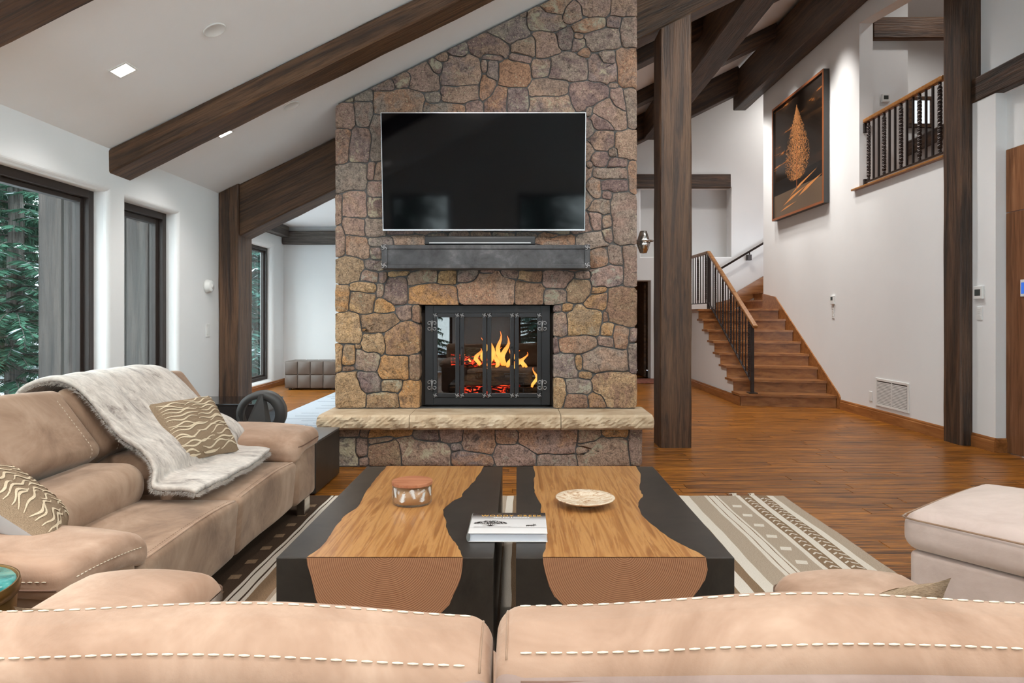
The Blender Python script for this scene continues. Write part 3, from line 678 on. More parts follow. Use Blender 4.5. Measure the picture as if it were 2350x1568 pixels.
# hearth slabs: sandstone with rock-faced front edge
def slab(xa, xb, rough_left=False, rough_right=False):
    nx, nz, ny = int((xb-xa)/.022), 7, 4; z0, z1, yf, yb = .328, .447, 5.44, 5.94
    v, f = [], []
    def fr(x, z):
        t = (z-z0)/(z1-z0)
        return -.018*math.sin(math.pi*t)**.6-R.uniform(0, .012)+.012*math.sin(x*31+t*4)*math.sin(x*13+2)
    grid = []
    for j in range(nz+1):
        row = []
        for i in range(nx+1):
            x, z = xa+(xb-xa)*i/nx, z0+(z1-z0)*j/nz
            y = yf+fr(x, z)+(.012 if j in (0, nz) else 0)
            xx = x-(.012*math.sin(math.pi*j/nz)+R.uniform(0, .006) if (rough_left and i == 0) else 0)+(.012*math.sin(math.pi*j/nz) if (rough_right and i == nx) else 0)
            row.append(len(v)); v.append((xx, y, z))
        grid.append(row)
    for j in range(nz):
        for i in range(nx): f.append((grid[j][i], grid[j][i+1], grid[j+1][i+1], grid[j+1][i]))
    tb = []
    for row in (grid[0], grid[nz]):
        t = []
        for i in row: t.append(len(v)); v.append((v[i][0], yb, v[i][2]))
        tb.append(t)
        for i in range(nx):
            q = (row[i], t[i], t[i+1], row[i+1]); f.append(q if row is grid[0] else q[::-1])
    for i, fl_ in ((0, False), (nx, True)):
        c = [grid[j][i] for j in range(nz+1)]+[tb[1][i], tb[0][i]]; f.append(c if fl_ else c[::-1])
    return meshobj('hearth_slab', v, f, K['sandstone'], fp)
slab(-1.60, -.872, True); slab(-.868, .345); slab(.35, 1.085, False, True)
# firebox lining
fb = MB(); d0, d1 = 5.93, 6.43
fb.box(OPX0-.02, OPX0+.03, d0, d1, .45, OPZ); fb.box(OPX1-.03, OPX1+.02, d0, d1, .45, OPZ); fb.box(OPX0, OPX1, d1-.03, d1, .45, OPZ); fb.box(OPX0, OPX1, d0, d1, OPZ-.04, OPZ+.01); fb.box(OPX0, OPX1, d0, d1, .448, .462)
fb.build('firebox', plain('sooty_firebrick', (.03, .024, .02, 1), .85, 0, .2, .4, 25), fp)

# ---------------------------------------------------------------- glass fireplace doors
fd = thing('fireplace_doors', 'black iron fireplace screen with four bifold glass doors and scroll hinges', 'fireplace doors', (0, 0, 0))
YD = 5.905; kd = YD/FPX
dx = lambda x: (940+x/5.808-CX)*kd
dz = lambda y: EYE-(680+y/5.808-CY)*kd
b = MB(); X0, X1, Z0, Z1 = dx(208), dx(1872), dz(1447), dz(122)
b.bbox(X0, dx(322), YD-.02, YD+.03, Z0, Z1, .004); b.bbox(dx(1752), X1, YD-.02, YD+.03, Z0, Z1, .004)
b.bbox(dx(322), dx(1752), YD-.02, YD+.03, dz(226), Z1, .004); b.bbox(dx(322), dx(1752), YD-.02, YD+.03, Z0, dz(1344), .004)
b.build('surround', K['metal_d'], fd)
def rosette(mb, x, z, y, s):
    for a in range(4):
        t = math.pi/4+a*math.pi/2
        c = (x+s*.55*math.cos(t), y, z+s*.55*math.sin(t))
        pts = [(c[0]+s*.36*math.cos(k*.9+t), y-.004, c[2]+s*.36*math.sin(k*.9+t)) for k in range(6)]
        mb.tube(pts, s*.16, 5)
    mb.lathe([(0, -.004), (s*.2, -.003), (s*.2, .006), (0, .009)], 8, Matrix.Translation((x, y, z)) @ Matrix.Rotation(math.pi/2, 4, 'X'))
def scroll(mb, x, z, y, s, sx, sz):
    pts = []
    for k in range(15):
        t = k/14; a = t*math.pi*1.9; r = s*(.42-.22*t)
        pts.append((x+sx*(s*.55+r*math.cos(math.pi-a)), y, z+sz*(s*.55+r*math.sin(math.pi-a))))
    mb.tube(pts, s*.10, 6)
DOORS = [(320, 671), (675, 1031), (1036, 1396), (1400, 1755)]
for k, (a, c) in enumerate(DOORS):
    xa, xb = dx(a)+.001, dx(c)-.001; zt, zb = dz(227), dz(1343); sw = .036; y0, y1 = YD-.034, YD-.008
    b = MB(); b.bbox(xa, xa+sw, y0, y1, zb, zt, .004); b.bbox(xb-sw, xb, y0, y1, zb, zt, .004); b.bbox(xa+sw, xb-sw, y0, y1, zt-.036, zt, .004); b.bbox(xa+sw, xb-sw, y0, y1, zb, zb+.036, .004)
    door = b.build('glass_door', K['metal_d'], fd)
    b = MB(); b.box(xa+sw-.004, xb-sw+.004, YD-.022, YD-.018, zb+.03, zt-.03); b.build('pane', K['fglass'], door)
    for (rx, rz) in ((xa+sw/2, zt-.018), (xb-sw/2, zt-.018), (xa+sw/2, zb+.018), (xb-sw/2, zb+.018)):
        b = MB(); rosette(b, rx, rz, y0-.004, .021); b.build('rosette', K['steel_l'], door, True)
    if k in (1, 2):
        hx = xa+sw/2 if k == 1 else xb-sw/2
        hx = dx(703) if k == 1 else dx(1368)
        b = MB(); b.tube([(hx, y0, dz(905)), (hx, y0-.03, dz(880)), (hx, y0-.034, dz(790)), (hx, y0-.03, dz(700)), (hx, y0, dz(680))], .007, 8); b.build('handle', K['metal_d'], door, True)
for hx in (dx(305), dx(1765)):
    for hz in (dz(395), dz(1178)):
        b = MB(); b.tube([(hx, YD-.04, hz-.047), (hx, YD-.04, hz+.047)], .007, 8)
        for sx in (-1, 1):
            for sz in (-1, 1): scroll(b, hx, hz, YD-.038, .042, sx, sz)
        b.build('scroll_hinge', K['steel_l'], fd, True)

# logs, grate, flames
def log(x0, x1, y0, y1, z0, z1, r, mname, lab):
    b = MB(); n = 9; pts, rr = [], []
    for k in range(n):
        t = k/(n-1); pts.append((x0+(x1-x0)*t, y0+(y1-y0)*t+R.uniform(-.008, .008), z0+(z1-z0)*t+R.uniform(-.008, .008))); rr.append(r*R.uniform(.9, 1.08))
    b.tube(pts, rr, 12); o = b.build('fire_log', mname, None, True); tag(o, lab, 'log', 'burning logs in the fireplace'); return o
m, nt, bs = newmat('charred_log'); v = coords(nt, (3, 20, 20)); g = noise(nt, v, 3, 5, .7, .5)
nt.links.new(ramp(nt, g, [(.35, lin(34, 24, 18)[:3]), (.6, lin(96, 70, 48)[:3]), (.8, lin(128, 100, 74)[:3])]), bs.inputs['Base Color']); bs.inputs['Roughness'].default_value = .9; bump(nt, bs, g, .8, .015); K['log'] = m
m, nt, bs = newmat('glowing_ember_log'); v = coords(nt, (4, 12, 12)); g = noise(nt, v, 4, 5, .7, .6)
bs.inputs['Base Color'].default_value = (.02, .015, .012, 1); bs.inputs['Roughness'].default_value = .95
nt.links.new(ramp(nt, g, [(.52, (0, 0, 0)), (.62, (.6, .03, .01)), (.75, (1, .22, .03))]), bs.inputs['Emission Color']); bs.inputs['Emission Strength'].default_value = 3.0; K['ember'] = m
log(-.50, .02, 6.10, 6.16, .56, .56, .055, K['ember'], 'glowing ember log at the bottom of the fire')
log(-.62, -.05, 6.22, 6.20, .57, .60, .06, K['log'], 'charred log lying low at the back of the fire')
log(-.08, .22, 6.06, 6.12, .55, .56, .05, K['log'], 'short charred log lying low on the right of the fire')
log(-.46, .12, 6.16, 6.12, .73, .71, .08, K['log'], 'thick charred log across the middle of the fire')
log(-.60, -.16, 6.08, 6.22, .86, .78, .055, K['ember'], 'glowing log lying across the top of the fire')
b = MB()
for x in (-.55, -.4, -.25, -.1, .05, .2): b.tube([(x, 6.0, .60), (x, 6.02, .50), (x, 6.3, .50), (x, 6.34, .62)], .009, 6)
b.tube([(-.62, 6.05, .495), (.26, 6.05, .495)], .01, 6); b.tube([(-.62, 6.27, .495), (.26, 6.27, .495)], .01, 6)
for x in (-.58, .22):
    for y in (6.05, 6.27): b.tube([(x, y, .462), (x, y, .5)], .01, 6)
tag(b.build('fire_grate', K['metal_d'], None, True), 'black iron grate holding the burning logs', 'grate')
m, nt, bs = newmat('flame'); nt.nodes.remove(bs)
t = nt.nodes.new('ShaderNodeTexCoord'); sx = N(nt, 'ShaderNodeSeparateXYZ'); nt.links.new(t.outputs['Generated'], sx.inputs[0])
em = N(nt, 'ShaderNodeEmission', i_Strength=1.35); nt.links.new(ramp(nt, sx.outputs['Z'], [(0, (1, .36, .05)), (.35, (1, .50, .10)), (1, (1, .17, .02))]), em.inputs[0])
tr = N(nt, 'ShaderNodeBsdfTransparent'); mxs = N(nt, 'ShaderNodeMixShader')
lw = N(nt, 'ShaderNodeLayerWeight', i_Blend=.35); nt.links.new(ramp(nt, lw.outputs['Facing'], [(.15, (.95, .95, .95)), (.85, (.15, .15, .15))]), mxs.inputs[0])
nt.links.new(tr.outputs[0], mxs.inputs[1]); nt.links.new(em.outputs[0], mxs.inputs[2]); nt.links.new(mxs.outputs[0], nt.nodes['Material Output'].inputs[0]); K['flame'] = m
fi = thing('flames', 'yellow orange flames licking up over the logs', 'fire', (-.15, 6.1, .5))
def flame(x, z, h, r, lean):
    h *= .70; r *= .85
    b = MB(); pts, rr = [], []
    for k in range(9):
        t = k/8; pts.append((x+.15+lean*h*t*t+.022*math.sin(t*7+x*30), R.uniform(-.01, .01), z-.5+h*t)); rr.append(max(.0015, r*(math.sin(math.pi*(.16+.84*t))**.8)*(1-t*.55)))
    b.tube(pts, rr, 8); o = b.build('flame', K['flame'], fi, True)
for a in [(-.36, .80, .22, .032, .1), (-.30, .84, .30, .03, -.05), (-.245, .80, .42, .034, .05), (-.20, .78, .26, .03, .2), (-.155, .80, .44, .034, -.06), (-.12, .80, .38, .036, .12), (-.07, .78, .24, .032, .1), (-.02, .78, .22, .03, .25), (.03, .78, .16, .02, .4), (.06, .78, .20, .022, .1), (-.28, .72, .14, .04, .3), (-.45, .80, .14, .022, -.2), (.15, .60, .26, .022, .05), (.20, .50, .20, .018, .02), (-.05, .74, .14, .04, .5)]: flame(*a)

# ---------------------------------------------------------------- mantel
mt = thing('mantel_shelf', 'dark riveted metal box mantel with scroll corner straps', 'mantel', (0, 0, 0))
a, c, z0, z1, y0 = -1.125, .600, 1.638, 1.834, 5.60
b = MB(); b.bbox(a+.02, c-.02, y0, YF+.02, z0+.012, z1-.012, .003); b.build('body', K['mantel'], mt)
def slat(nm, *q): bb = MB(); bb.bbox(*q, .004); return bb.build(nm, K['mantel'], mt)
slat('top_edge', a, c, y0-.012, YF+.01, z1-.035, z1); slat('bottom_edge', a+.01, c-.01, y0-.012, YF+.01, z0, z0+.035)
for x in (a, c-.045):
    s = slat('strap', x, x+.045, y0-.018, YF-.02, z0-.002, z1+.003)
    for z in (z0+.025, z1-.022):
        bb = MB(); rosette(bb, x+.022, z, y0-.022, .027); bb.build('rosette', K['steel_l'], s, True)
# soundbar
sb = thing('soundbar', 'long black soundbar with silver strip lying on the mantel', 'soundbar', (-.315, 5.68, 1.8405))
v, f = rbox(.463, .04, .036, .008, 2, 2); meshobj('body', [p+Vector((0, 0, .036)) for p in v], f, K['blk'], sb, True)
b = MB(); b.bbox(-.425, .425, -.0435, -.039, .010, .020, .002); b.build('strip', K['silver'], sb)
# television, tipped forward
tv = thing('television', 'large flat black television hung on the stone chimney', 'television', (-.285, 5.655, 2.449)); tv.rotation_euler = (math.radians(5.6), 0, 0)
w, h = .853, .488
b = MB(); b.bbox(-w, w, .0, .045, -h, h, .004); b.build('casing', K['blk'], tv)
b = MB(); b.bbox(-w, -w+.006, -.006, .002, -h, h, .001); b.bbox(w-.006, w, -.006, .002, -h, h, .001); b.bbox(-w+.006, w-.006, -.006, .002, h-.006, h, .001); b.bbox(-w+.006, w-.006, -.006, .002, -h, -h+.014, .001); b.build('bezel', K['silver'], tv)
b = MB(); b.box(-w+.006, w-.006, -.003, .0, -h+.014, h-.006); b.build('screen', K['screen'], tv)
b = MB(); b.bbox(-.25, .25, .045, .11, -.2, .2, .005); b.build('wall_bracket', K['blk'], tv)
# small wall lamp on the chimney flank
sc = thing('wall_lamp', 'brushed metal industrial wall lamp on the side of the chimney', 'lamp', (1.07, 6.02, 1.90))
b = MB(); b.tube([(-.045, 0, 0), (.03, 0, .0)], .012, 8); b.build('arm', K['chrome'], sc, True)
mx = Matrix.Translation((.05, 0, 0))
b = MB(); b.lathe([(.03, .10), (.052, .03), (.062, .0), (.058, .0), (.048, .03), (.026, .10)], 20, mx); b.build('upper_shade', K['chrome'], sc, True)
b = MB(); b.lathe([(.062, 0), (.055, -.03), (.03, -.095), (.0, -.098)], 20, mx); b.build('lower_bowl', K['chrome'], sc, True)
b = MB(); b.tube([(.05+.085*math.cos(k*math.pi/12), .085*math.sin(k*math.pi/12), .012) for k in range(25)], .006, 6); b.build('ring', K['chrome'], sc, True)
# ================================================================== staircase
RS = .17
st = thing('staircase', 'stained wooden staircase rising along the white wall to a landing', 'staircase', (0, 0, 0))
YLs = lambda i: 9.32+.311*(i-1)
YRs = lambda i: 9.05+.288*(i-1)
XS0, XS1 = 3.06, XR-.02
def stepquad(mb, xa, xb, fa, fb, ga, gb, z0, z1):
    """slab whose front edge runs (xa, fa)-(xb, fb) and back edge (xa, ga)-(xb, gb)"""
    mb.prism([(xa, fa), (xb, fb), (xb, gb), (xa, ga)], 'z', z0, z1)
for i in range(1, 9):
    b = MB()
    xa = XS0
    if i < 8: stepquad(b, xa, XS1, YLs(i), YRs(i), YLs(i+1)+.035, YRs(i+1)+.035, i*RS-.032, i*RS)
    else: b.prism([(xa, YLs(8)), (XS1, YRs(8)), (XS1, 11.83), (4.33, 11.83), (4.33, 13.29), (xa, 13.29)], 'z', i*RS-.032, i*RS)
    b.build('tread', K['stair'], st)
    b = MB(); stepquad(b, XS0+.03, XS1, YLs(i)+.03, YRs(i)+.03, YLs(i)+.05, YRs(i)+.05, (i-1)*RS, i*RS-.032); b.build('riser', K['stair'], st)
for i in range(9, 16):
    x = 4.32+.29*(i-9)
    b = MB(); b.box(x, x+.32, 11.97, 13.28, i*RS-.032, i*RS); b.build('tread', K['stair'], st)
    b = MB(); b.box(x+.03, x+.05, 11.97, 13.28, (i-1)*RS, i*RS-.032); b.build('riser', K['stair'], st)
# white closed side under the steps
pts = [(YLs(1)+.05, 0)]
for i in range(1, 9): pts += [(YLs(i)+.05, i*RS-.033), (YLs(i+1)+.05 if i < 8 else 13.28, i*RS-.033)]
pts += [(13.28, 0)]
b = MB(); b.prism(pts, 'x', XS0+.04, XS0+.10); b.build('side_wall', K['wall'], st)
# skirt boards on the walls
sl = RS/.288
b = MB(); b.prism([(8.985, 0), (9.10, 0), (11.82, 1.36), (11.82, 1.63), (11.25, 1.56), (9.02, .20), (8.985, .16)], 'x', XR-.018, XR-.001); b.build('skirt_board', K['stair'], st)
b = MB(); b.prism([(3.9, 1.37), (4.25, 1.37), (7.0, 2.98), (7.0, 3.3), (4.35, 1.74), (4.15, 1.56), (3.9, 1.5)], 'y', 13.265, 13.285); b.build('skirt_board', K['stair'], st)
# ---------------------------------------------------------------- railings
def twisted(h, s=.020, turns=None, n=None):
    turns = turns or h*9; n = n or int(h*70); b = MB(); v, f = [], []
    for i in range(n+1):
        t = i/n; a = turns*2*math.pi*t
        k = 1.0 if .06 < t < .94 else .75
        for q in range(4): v.append((s*.72*k*math.cos(a+q*math.pi/2), s*.72*k*math.sin(a+q*math.pi/2), h*t))
    for i in range(n):
        for q in range(4): f.append((i*4+q, i*4+(q+1) % 4, (i+1)*4+(q+1) % 4, (i+1)*4+q))
    f += [(3, 2, 1, 0), tuple(range(n*4, n*4+4))]
    b.add(v, f); return b
K['iron'] = plain('wrought_iron', lin(58, 50, 48), .45, .6)
sr = thing('stair_railing', 'dark metal stair railing with twisted balusters and wooden handrail', 'railing', (3.25, 9.36, 0))
def Zr(y): return 1.10+(y-9.30)*.545       # underside of the handrail along the flight
def Zb(y): return .30+(y-9.36)*.545
xr = 0.0
def rail_piece(nm, pts, w, h, m, parent):
    for i in range(len(pts)-1):
        a, c = Vector(pts[i]), Vector(pts[i+1])
        d = (c-a); L = d.length; d.normalize(); z = Vector((0, 0, 1)); z = (z-d*z.dot(d)).normalized(); y = z.cross(d)
        mx = Matrix(((d.x, y.x, z.x, a.x), (d.y, y.y, z.y, a.y), (d.z, y.z, z.z, a.z), (0, 0, 0, 1)))
        b = MB(); b.bbox(-.005, L+.005, -w/2, w/2, 0, h, min(w, h)*.28, mx); b.build(nm, m, parent, False)
Y0, Y1, Y2 = 9.36, 11.50, 13.0
rail_piece('handrail', [(0, -.12, Zr(Y0-.12)), (0, Y1-Y0, Zr(Y1))], .065, .05, K['railwood'], sr)
rail_piece('handrail', [(0, Y1-Y0, Zr(Y1)), (-.05, Y2-Y0, Zr(Y1))], .065, .05, K['railwood'], sr)
rail_piece('bottom_rail', [(0, .02, Zb(Y0+.02)), (0, Y1-Y0, Zb(Y1))], .03, .016, K['iron'], sr)
rail_piece('bottom_rail', [(0, Y1-Y0, 1.45), (-.05, Y2-Y0, 1.45)], .03, .016, K['iron'], sr)
b = MB(); b.bbox(-.022, .022, -.022, .022, .172, Zr(Y0), .003); b.bbox(-.06, .06, -.06, .06, .171, .183, .003); b.build('newel_post', K['iron'], sr)
b = MB(); b.bbox(-.022, .022, Y1-Y0-.022, Y1-Y0+.022, 1.361, Zr(Y1), .003); b.build('newel_post', K['iron'], sr)
n = 15
for k in range(1, n+1):
    y = (Y1-Y0)*k/(n+1); h = Zr(Y0+y)-Zb(Y0+y)-.012
    b = twisted(h, .026, h*10) if k % 3 == 1 else MB().bbox(-.008, .008, -.008, .008, 0, h, .002)
    o = b.build('baluster', K['iron'], sr); o.location = (0, y, Zb(Y0+y)+.012)
for k in range(1, 10):
    y = Y1-Y0+(Y2-Y1)*k/10; h = Zr(Y1)-1.466
    b = twisted(h, .026, h*10) if k % 3 == 1 else MB().bbox(-.008, .008, -.008, .008, 0, h, .002)
    o = b.build('baluster', K['iron'], sr); o.location = (-.05*k/10, y, 1.466)
hr = thing('wall_handrail', 'slim dark metal handrail fixed to the stair back wall', 'handrail', (3.98, 13.2, 2.17))
b = MB(); b.tube([(0, .0, .0), (3.0, 0, 1.79)], .02, 8); b.build('rail', K['iron'], hr, True)
for x in (.55, 1.6):
    z = x*.597; b = MB(); b.tube([(x, 0, z-.02), (x, 0, z-.07)], .012, 6); b.bbox(x-.04, x+.04, -.02, .09, z-.17, z-.06, .004); b.build('bracket', K['iron'], hr)
# gallery railing in the wall opening
gr = thing('gallery_railing', 'iron gallery railing with four twisted balusters and wooden rail in the wall opening', 'railing', (XR+.06, 6.92, 2.86))
b = MB(); b.bbox(-.03, .035, -.02, 1.56, .80, .85, .012); b.build('handrail', K['railwood'], gr)
b = MB(); b.bbox(-.012, .012, -.02, 1.56, .05, .066, .002); b.build('bottom_rail', K['iron'], gr)
for (y, z0, z1) in ((1.535, .0, .1), (1.535, .68, .80)):
    b = MB(); b.bbox(-.02, .02, y, y+.035, z0, z1, .003); b.build('wall_bracket', K['iron'], gr)
tws = twisted(.734, .034, 8)
for k in range(13):
    y = 1.47-k*.118
    b = tws if k % 3 == 0 else MB().bbox(-.011, .011, -.011, .011, 0, .734, .003)
    o = b.build('baluster', K['iron'], gr); o.location = (0, y, .066)
b = MB(); b.bbox(XR-.05, XR+.20, 6.76, 8.62, 2.832, 2.858, .006); o = b.build('gallery_sill', K['railwood']); tag(o, 'thin wooden ledge under the gallery railing', 'ledge')
# things glimpsed in the gallery
b = MB(); b.bbox(5.9, 6.0, 10.9, 10.995, 2.9, 4.0, .004); 
gt = beam('gallery_beam', 'dark beam crossing low behind the gallery railing', (5.3, 10.9, 3.45), (7.4, 10.9, 4.48), .12, .22, 'timber2')
gw = thing('gallery_window', 'small wooden framed window glowing white behind the gallery railing', 'window', (6.55, 10.97, 4.55))
b = MB(); b.bbox(-.2, .2, -.03, .02, -.25, -.19, .004); b.bbox(-.2, .2, -.03, .02, .19, .25, .004); b.bbox(-.2, -.14, -.03, .02, -.19, .19, .004); b.bbox(.14, .2, -.03, .02, -.19, .19, .004); b.build('frame', K['timber'], gw)
b = MB(); b.box(-.14, .14, -.002, .012, -.19, .19); b.build('pane', emit('glowing_pane', (.9, .95, 1, 1), .6), gw)  # pane emits on its own in place of daylight

# ---------------------------------------------------------------- framed picture on the stair wall
pic = thing('framed_picture', 'large copper framed picture of a golden tree on a dark ground', 'picture', (XR, 10.25, 3.73))
PYH, PZH, T = .94, .925, .085
K['copper'] = plain('copper_frame', lin(176, 104, 62), .35, .6); K['charcoal'] = plain('charcoal_edge', lin(66, 64, 62), .6)
def side(nm, y0, y1, z0, z1):
    b = MB(); b.bbox(-T, -.001, y0, y1, z0, z1, .003); o = b.build(nm, K['charcoal'], pic)
    b = MB(); b.box(-T-.002, -T+.004, y0, y1, z0, z1); b.build('copper_face', K['copper'], o)
side('frame_side', -PYH, -PYH+.035, -PZH, PZH); side('frame_side', PYH-.035, PYH, -PZH, PZH); side('frame_side', -PYH+.035, PYH-.035, -PZH, -PZH+.035); side('frame_side', -PYH+.035, PYH-.035, PZH-.035, PZH)
m, nt, bs = newmat('dark_print'); v = coords(nt, (1, .7, 3.5)); t = nt.nodes.new('ShaderNodeTexCoord')
mp = N(nt, 'ShaderNodeMapping'); mp.inputs['Rotation'].default_value = (math.radians(-24), 0, 0); mp.inputs['Scale'].default_value = (1, .55, 5); nt.links.new(t.outputs['Object'], mp.inputs[0])
g = noise(nt, mp.outputs[0], 1.6, 5, .6, .3)
c = ramp(nt, g, [(.5, lin(30, 24, 20)[:3]), (.62, lin(52, 36, 24)[:3]), (.70, lin(170, 100, 46)[:3]), (.8, lin(206, 136, 70)[:3])])
sz = N(nt, 'ShaderNodeSeparateXYZ'); nt.links.new(t.outputs['Object'], sz.inputs[0])
band = ramp(nt, sz.outputs['Z'], [(.0, (1, 1, 1)), (.001, (1, 1, 1))])
nt.links.new(c, bs.inputs['Base Color']); bs.inputs['Roughness'].default_value = .16; bs.inputs['Specular IOR Level'].default_value = .4
b = MB(); b.box(-T+.022, -T+.026, -PYH+.036, PYH-.036, -PZH+.036, PZH-.036); canvas = b.build('print', m, pic)
b = MB(); b.box(-T+.0205, -T+.022, -PYH+.04, PYH-.04, -.53, -.31); b.build('dark_ground', plain('black_ink', lin(22, 17, 14), .3), canvas)
b = MB(); b.box(-T+.0205, -T+.022, -PYH+.04, PYH-.04, -PZH+.04, -.53); b.build('field', plain('umber_ink', lin(96, 78, 60), .35), canvas)
b = MB()
for k in range(6000):
    z = R.uniform(0, 1); prof = .44*math.sin(math.pi*min(1, (z+.03)*.98)**.62)**.9*(1.05-.25*z)
    y = R.gauss(0, .5)*prof+R.uniform(-1, 1)*prof*.45; zz = -.42+z*1.12
    if abs(y) > prof*1.05: continue
    L = R.uniform(.008, .03); a = R.uniform(.9, 2.2); dy, dz_ = L*math.cos(a), L*math.sin(a); w = R.uniform(.0025, .006); x = -T+.0200-R.uniform(0, .0008)
    b.add([(x, y-w, zz), (x, y+w, zz), (x, y+dy, zz+dz_)], [(0, 1, 2)])
o = b.build('tree_crown', plain('gold_leaf_ink', lin(206, 140, 84), .35, .2), canvas); o['kind'] = 'stuff'
b = MB(); b.prism([(-.012, -.56), (.012, -.56), (.004, .35), (-.004, .35)], 'x', -T+.0188, -T+.0195); b.build('tree_trunk', K['copper'], canvas)
b = MB()
for (y, z, L, w, s) in ((.2, -.66, .55, .022, .35), (-.35, -.60, .5, .03, .42), (.4, -.78, .4, .014, .2), (-.1, -.52, .6, .02, .45)):
    b.add([(-T+.0198, y-L, z-L*s*-1*.5), (-T+.0198, y, z+w), (-T+.0198, y+L*.6, z-L*s*.4), (-T+.0198, y, z-w)], [(0, 1, 2, 3)])
b.build('light_streaks', plain('amber_ink', lin(198, 130, 70), .4), canvas)

# ---------------------------------------------------------------- wall devices
def device(name, label, cat, loc, w, h, t, axis, parts, group=None):
    """small plate on a wall; axis = outward direction: '-x', '+x' or '-y'; parts: list of (name, u0, u1, z0, z1, dt, mat)"""
    o = thing(name, label, cat, loc, {'-x': 0, '+x': math.pi, '-y': math.pi/2}[axis], group)
    b = MB(); b.bbox(-t, 0, -w/2, w/2, -h/2, h/2, .003); b.build('plate', K['white'], o)
    for (nm, u0, u1, z0, z1, dt, m) in parts: b = MB(); b.bbox(-t-dt, -t+.001, u0, u1, z0, z1, .001); b.build(nm, m, o)
    return o
lcd = plain('lcd_grey', lin(70, 76, 74), .25)
device('thermostat', 'white wall thermostat by the stairs, above a switch plate', 'thermostat', (XR, 9.2, 1.46), .10, .12, .025, '-x', [('display', -.03, .03, -.005, .04, .001, lcd)])
device('light_switch', 'white switch plate under the thermostat by the stairs', 'switch', (XR, 9.2, 1.29), .07, .16, .008, '-x', [('button', -.015, .015, -.05+.03*k, -.03+.03*k, .003, K['white']) for k in range(4)])
device('wall_outlet', 'small white blank plate low on the wall beside the vent grille', 'outlet', (XR, 8.22, .265), .075, .12, .006, '-x', [])
device('thermostat', 'white wall thermostat right of the tall dark post', 'thermostat', (4.36, 6.37, 1.465), .12, .12, .025, '-x', [('display', -.04, .04, -.03, .03, .001, lcd)])
device('light_switch', 'white keypad plate below the thermostat right of the tall dark post', 'switch', (4.36, 6.37, 1.27), .08, .125, .008, '-x', [('button', -.02, .02, -.045+.02*k, -.032+.02*k, .003, K['white']) for k in range(5)])
device('thermostat', 'white thermostat on the gallery wall above the railing', 'thermostat', (4.69, 8.62, 4.02), .10, .10, .025, '-y', [('display', -.03, .03, -.02, .03, .001, lcd)])
device('light_switch', 'white switch plate between the window and the half-set post', 'switch', (XL, 6.27, 1.11), .075, .12, .008, '+x', [('rocker', -.016, .016, -.035, .035, .003, K['white'])])
sm = thing('smoke_detector', 'round white detector on the wall above a switch plate', 'detector', (XL, 6.25, 1.52))
mx = Matrix.Rotation(math.pi/2, 4, 'Y')
b = MB(); b.lathe([(.062, 0), (.062, .018), (.056, .022), (.056, .045), (.045, .055), (.0, .057)], 28, mx); b.build('housing', K['white'], sm, True)
b = MB(); b.lathe([(.02, .056), (.02, .060), (.0, .061)], 16, mx); b.build('sensor', K['white'], sm, True)
# vent grille
vg = thing('vent_grille', 'white louvred return air grille low on the stair wall', 'vent', (XR, 7.755, .337))
VH, VW = .165, .345
b = MB(); b.bbox(-.012, 0, -VW, -VW+.03, -VH, VH, .003); b.bbox(-.012, 0, VW-.03, VW, -VH, VH, .003); b.bbox(-.012, 0, -VW+.03, VW-.03, -VH, -VH+.03, .003); b.bbox(-.012, 0, -VW+.03, VW-.03, VH-.03, VH, .003); b.bbox(-.012, 0, -.008, .008, -VH+.03, VH-.03, .002); b.build('frame', K['white'], vg)
b = MB(); b.box(-.003, -.001, -VW+.03, VW-.03, -VH+.03, VH-.03); b.build('dark_back', K['darkslot'], vg)
lv = None
for k in range(15):
    for s in (-1, 1):
        if lv is None:
            b = MB(); b.box(-.011, -.0095, -.15, .15, -.0065, .0065, Matrix.Rotation(math.radians(0), 4, 'Y')); lv = b.build('louvre', K['white'], vg); o = lv
        else: o = copy(lv, vg)
        o.location = (0, s*.16, -VH+.042+k*.0172)
# ---------------------------------------------------------------- cedar door, far right
dr = thing('door_1', None, None); dr['kind'] = 'structure'
b = MB(); b.bbox(4.45, 4.50, 4.90, 6.155, .005, 2.18, .003); b.build('lower_panel', K['doorwood'], dr)
b = MB(); b.bbox(4.45, 4.50, 4.90, 6.155, 2.186, 2.755, .003); b.build('upper_panel', K['doorwood'], dr)
device('door_keypad', 'small white framed blue touch panel on the cedar door', 'control panel', (4.45, 5.93, 1.49), .07, .15, .012, '-x', [('screen', -.025, .025, -.05, .05, .001, emit('blue_screen', (.03, .12, .5, 1), .8))])
# rustic door ajar beyond the low doorway, and its mat
rd = thing('rustic_door', 'rustic brown plank door standing ajar beyond the low doorway', 'door', (2.60, 13.62, 0))
for k in range(3): b = MB(); b.bbox(-.05+.0, -.0, .01+.02, .02+.25, .01, 1.9, .004, Matrix.Translation((0, k*.24, 0))); b.build('board', K['timber'], rd)
b = MB(); b.tube([(-.08, .66, .98), (-.08, .66, 1.1)], .012, 6); b.build('handle', K['iron'], rd)
b = MB(); b.bbox(2.0, 3.05, 12.35, 13.25, .001, .012, .004)
o = b.build('door_mat', None); m, nt, bs = newmat('red_oriental_wool'); v = coords(nt, (1, 3, 1)); g = noise(nt, v, 9, 4, .7, 1)
nt.links.new(ramp(nt, g, [(.35, lin(60, 30, 26)[:3]), (.5, lin(122, 58, 44)[:3]), (.65, lin(168, 124, 96)[:3])]), bs.inputs['Base Color']); bs.inputs['Roughness'].default_value = .95; o.data.materials.append(m); tag(o, 'small dark red patterned rug before the low doorway', 'rug')

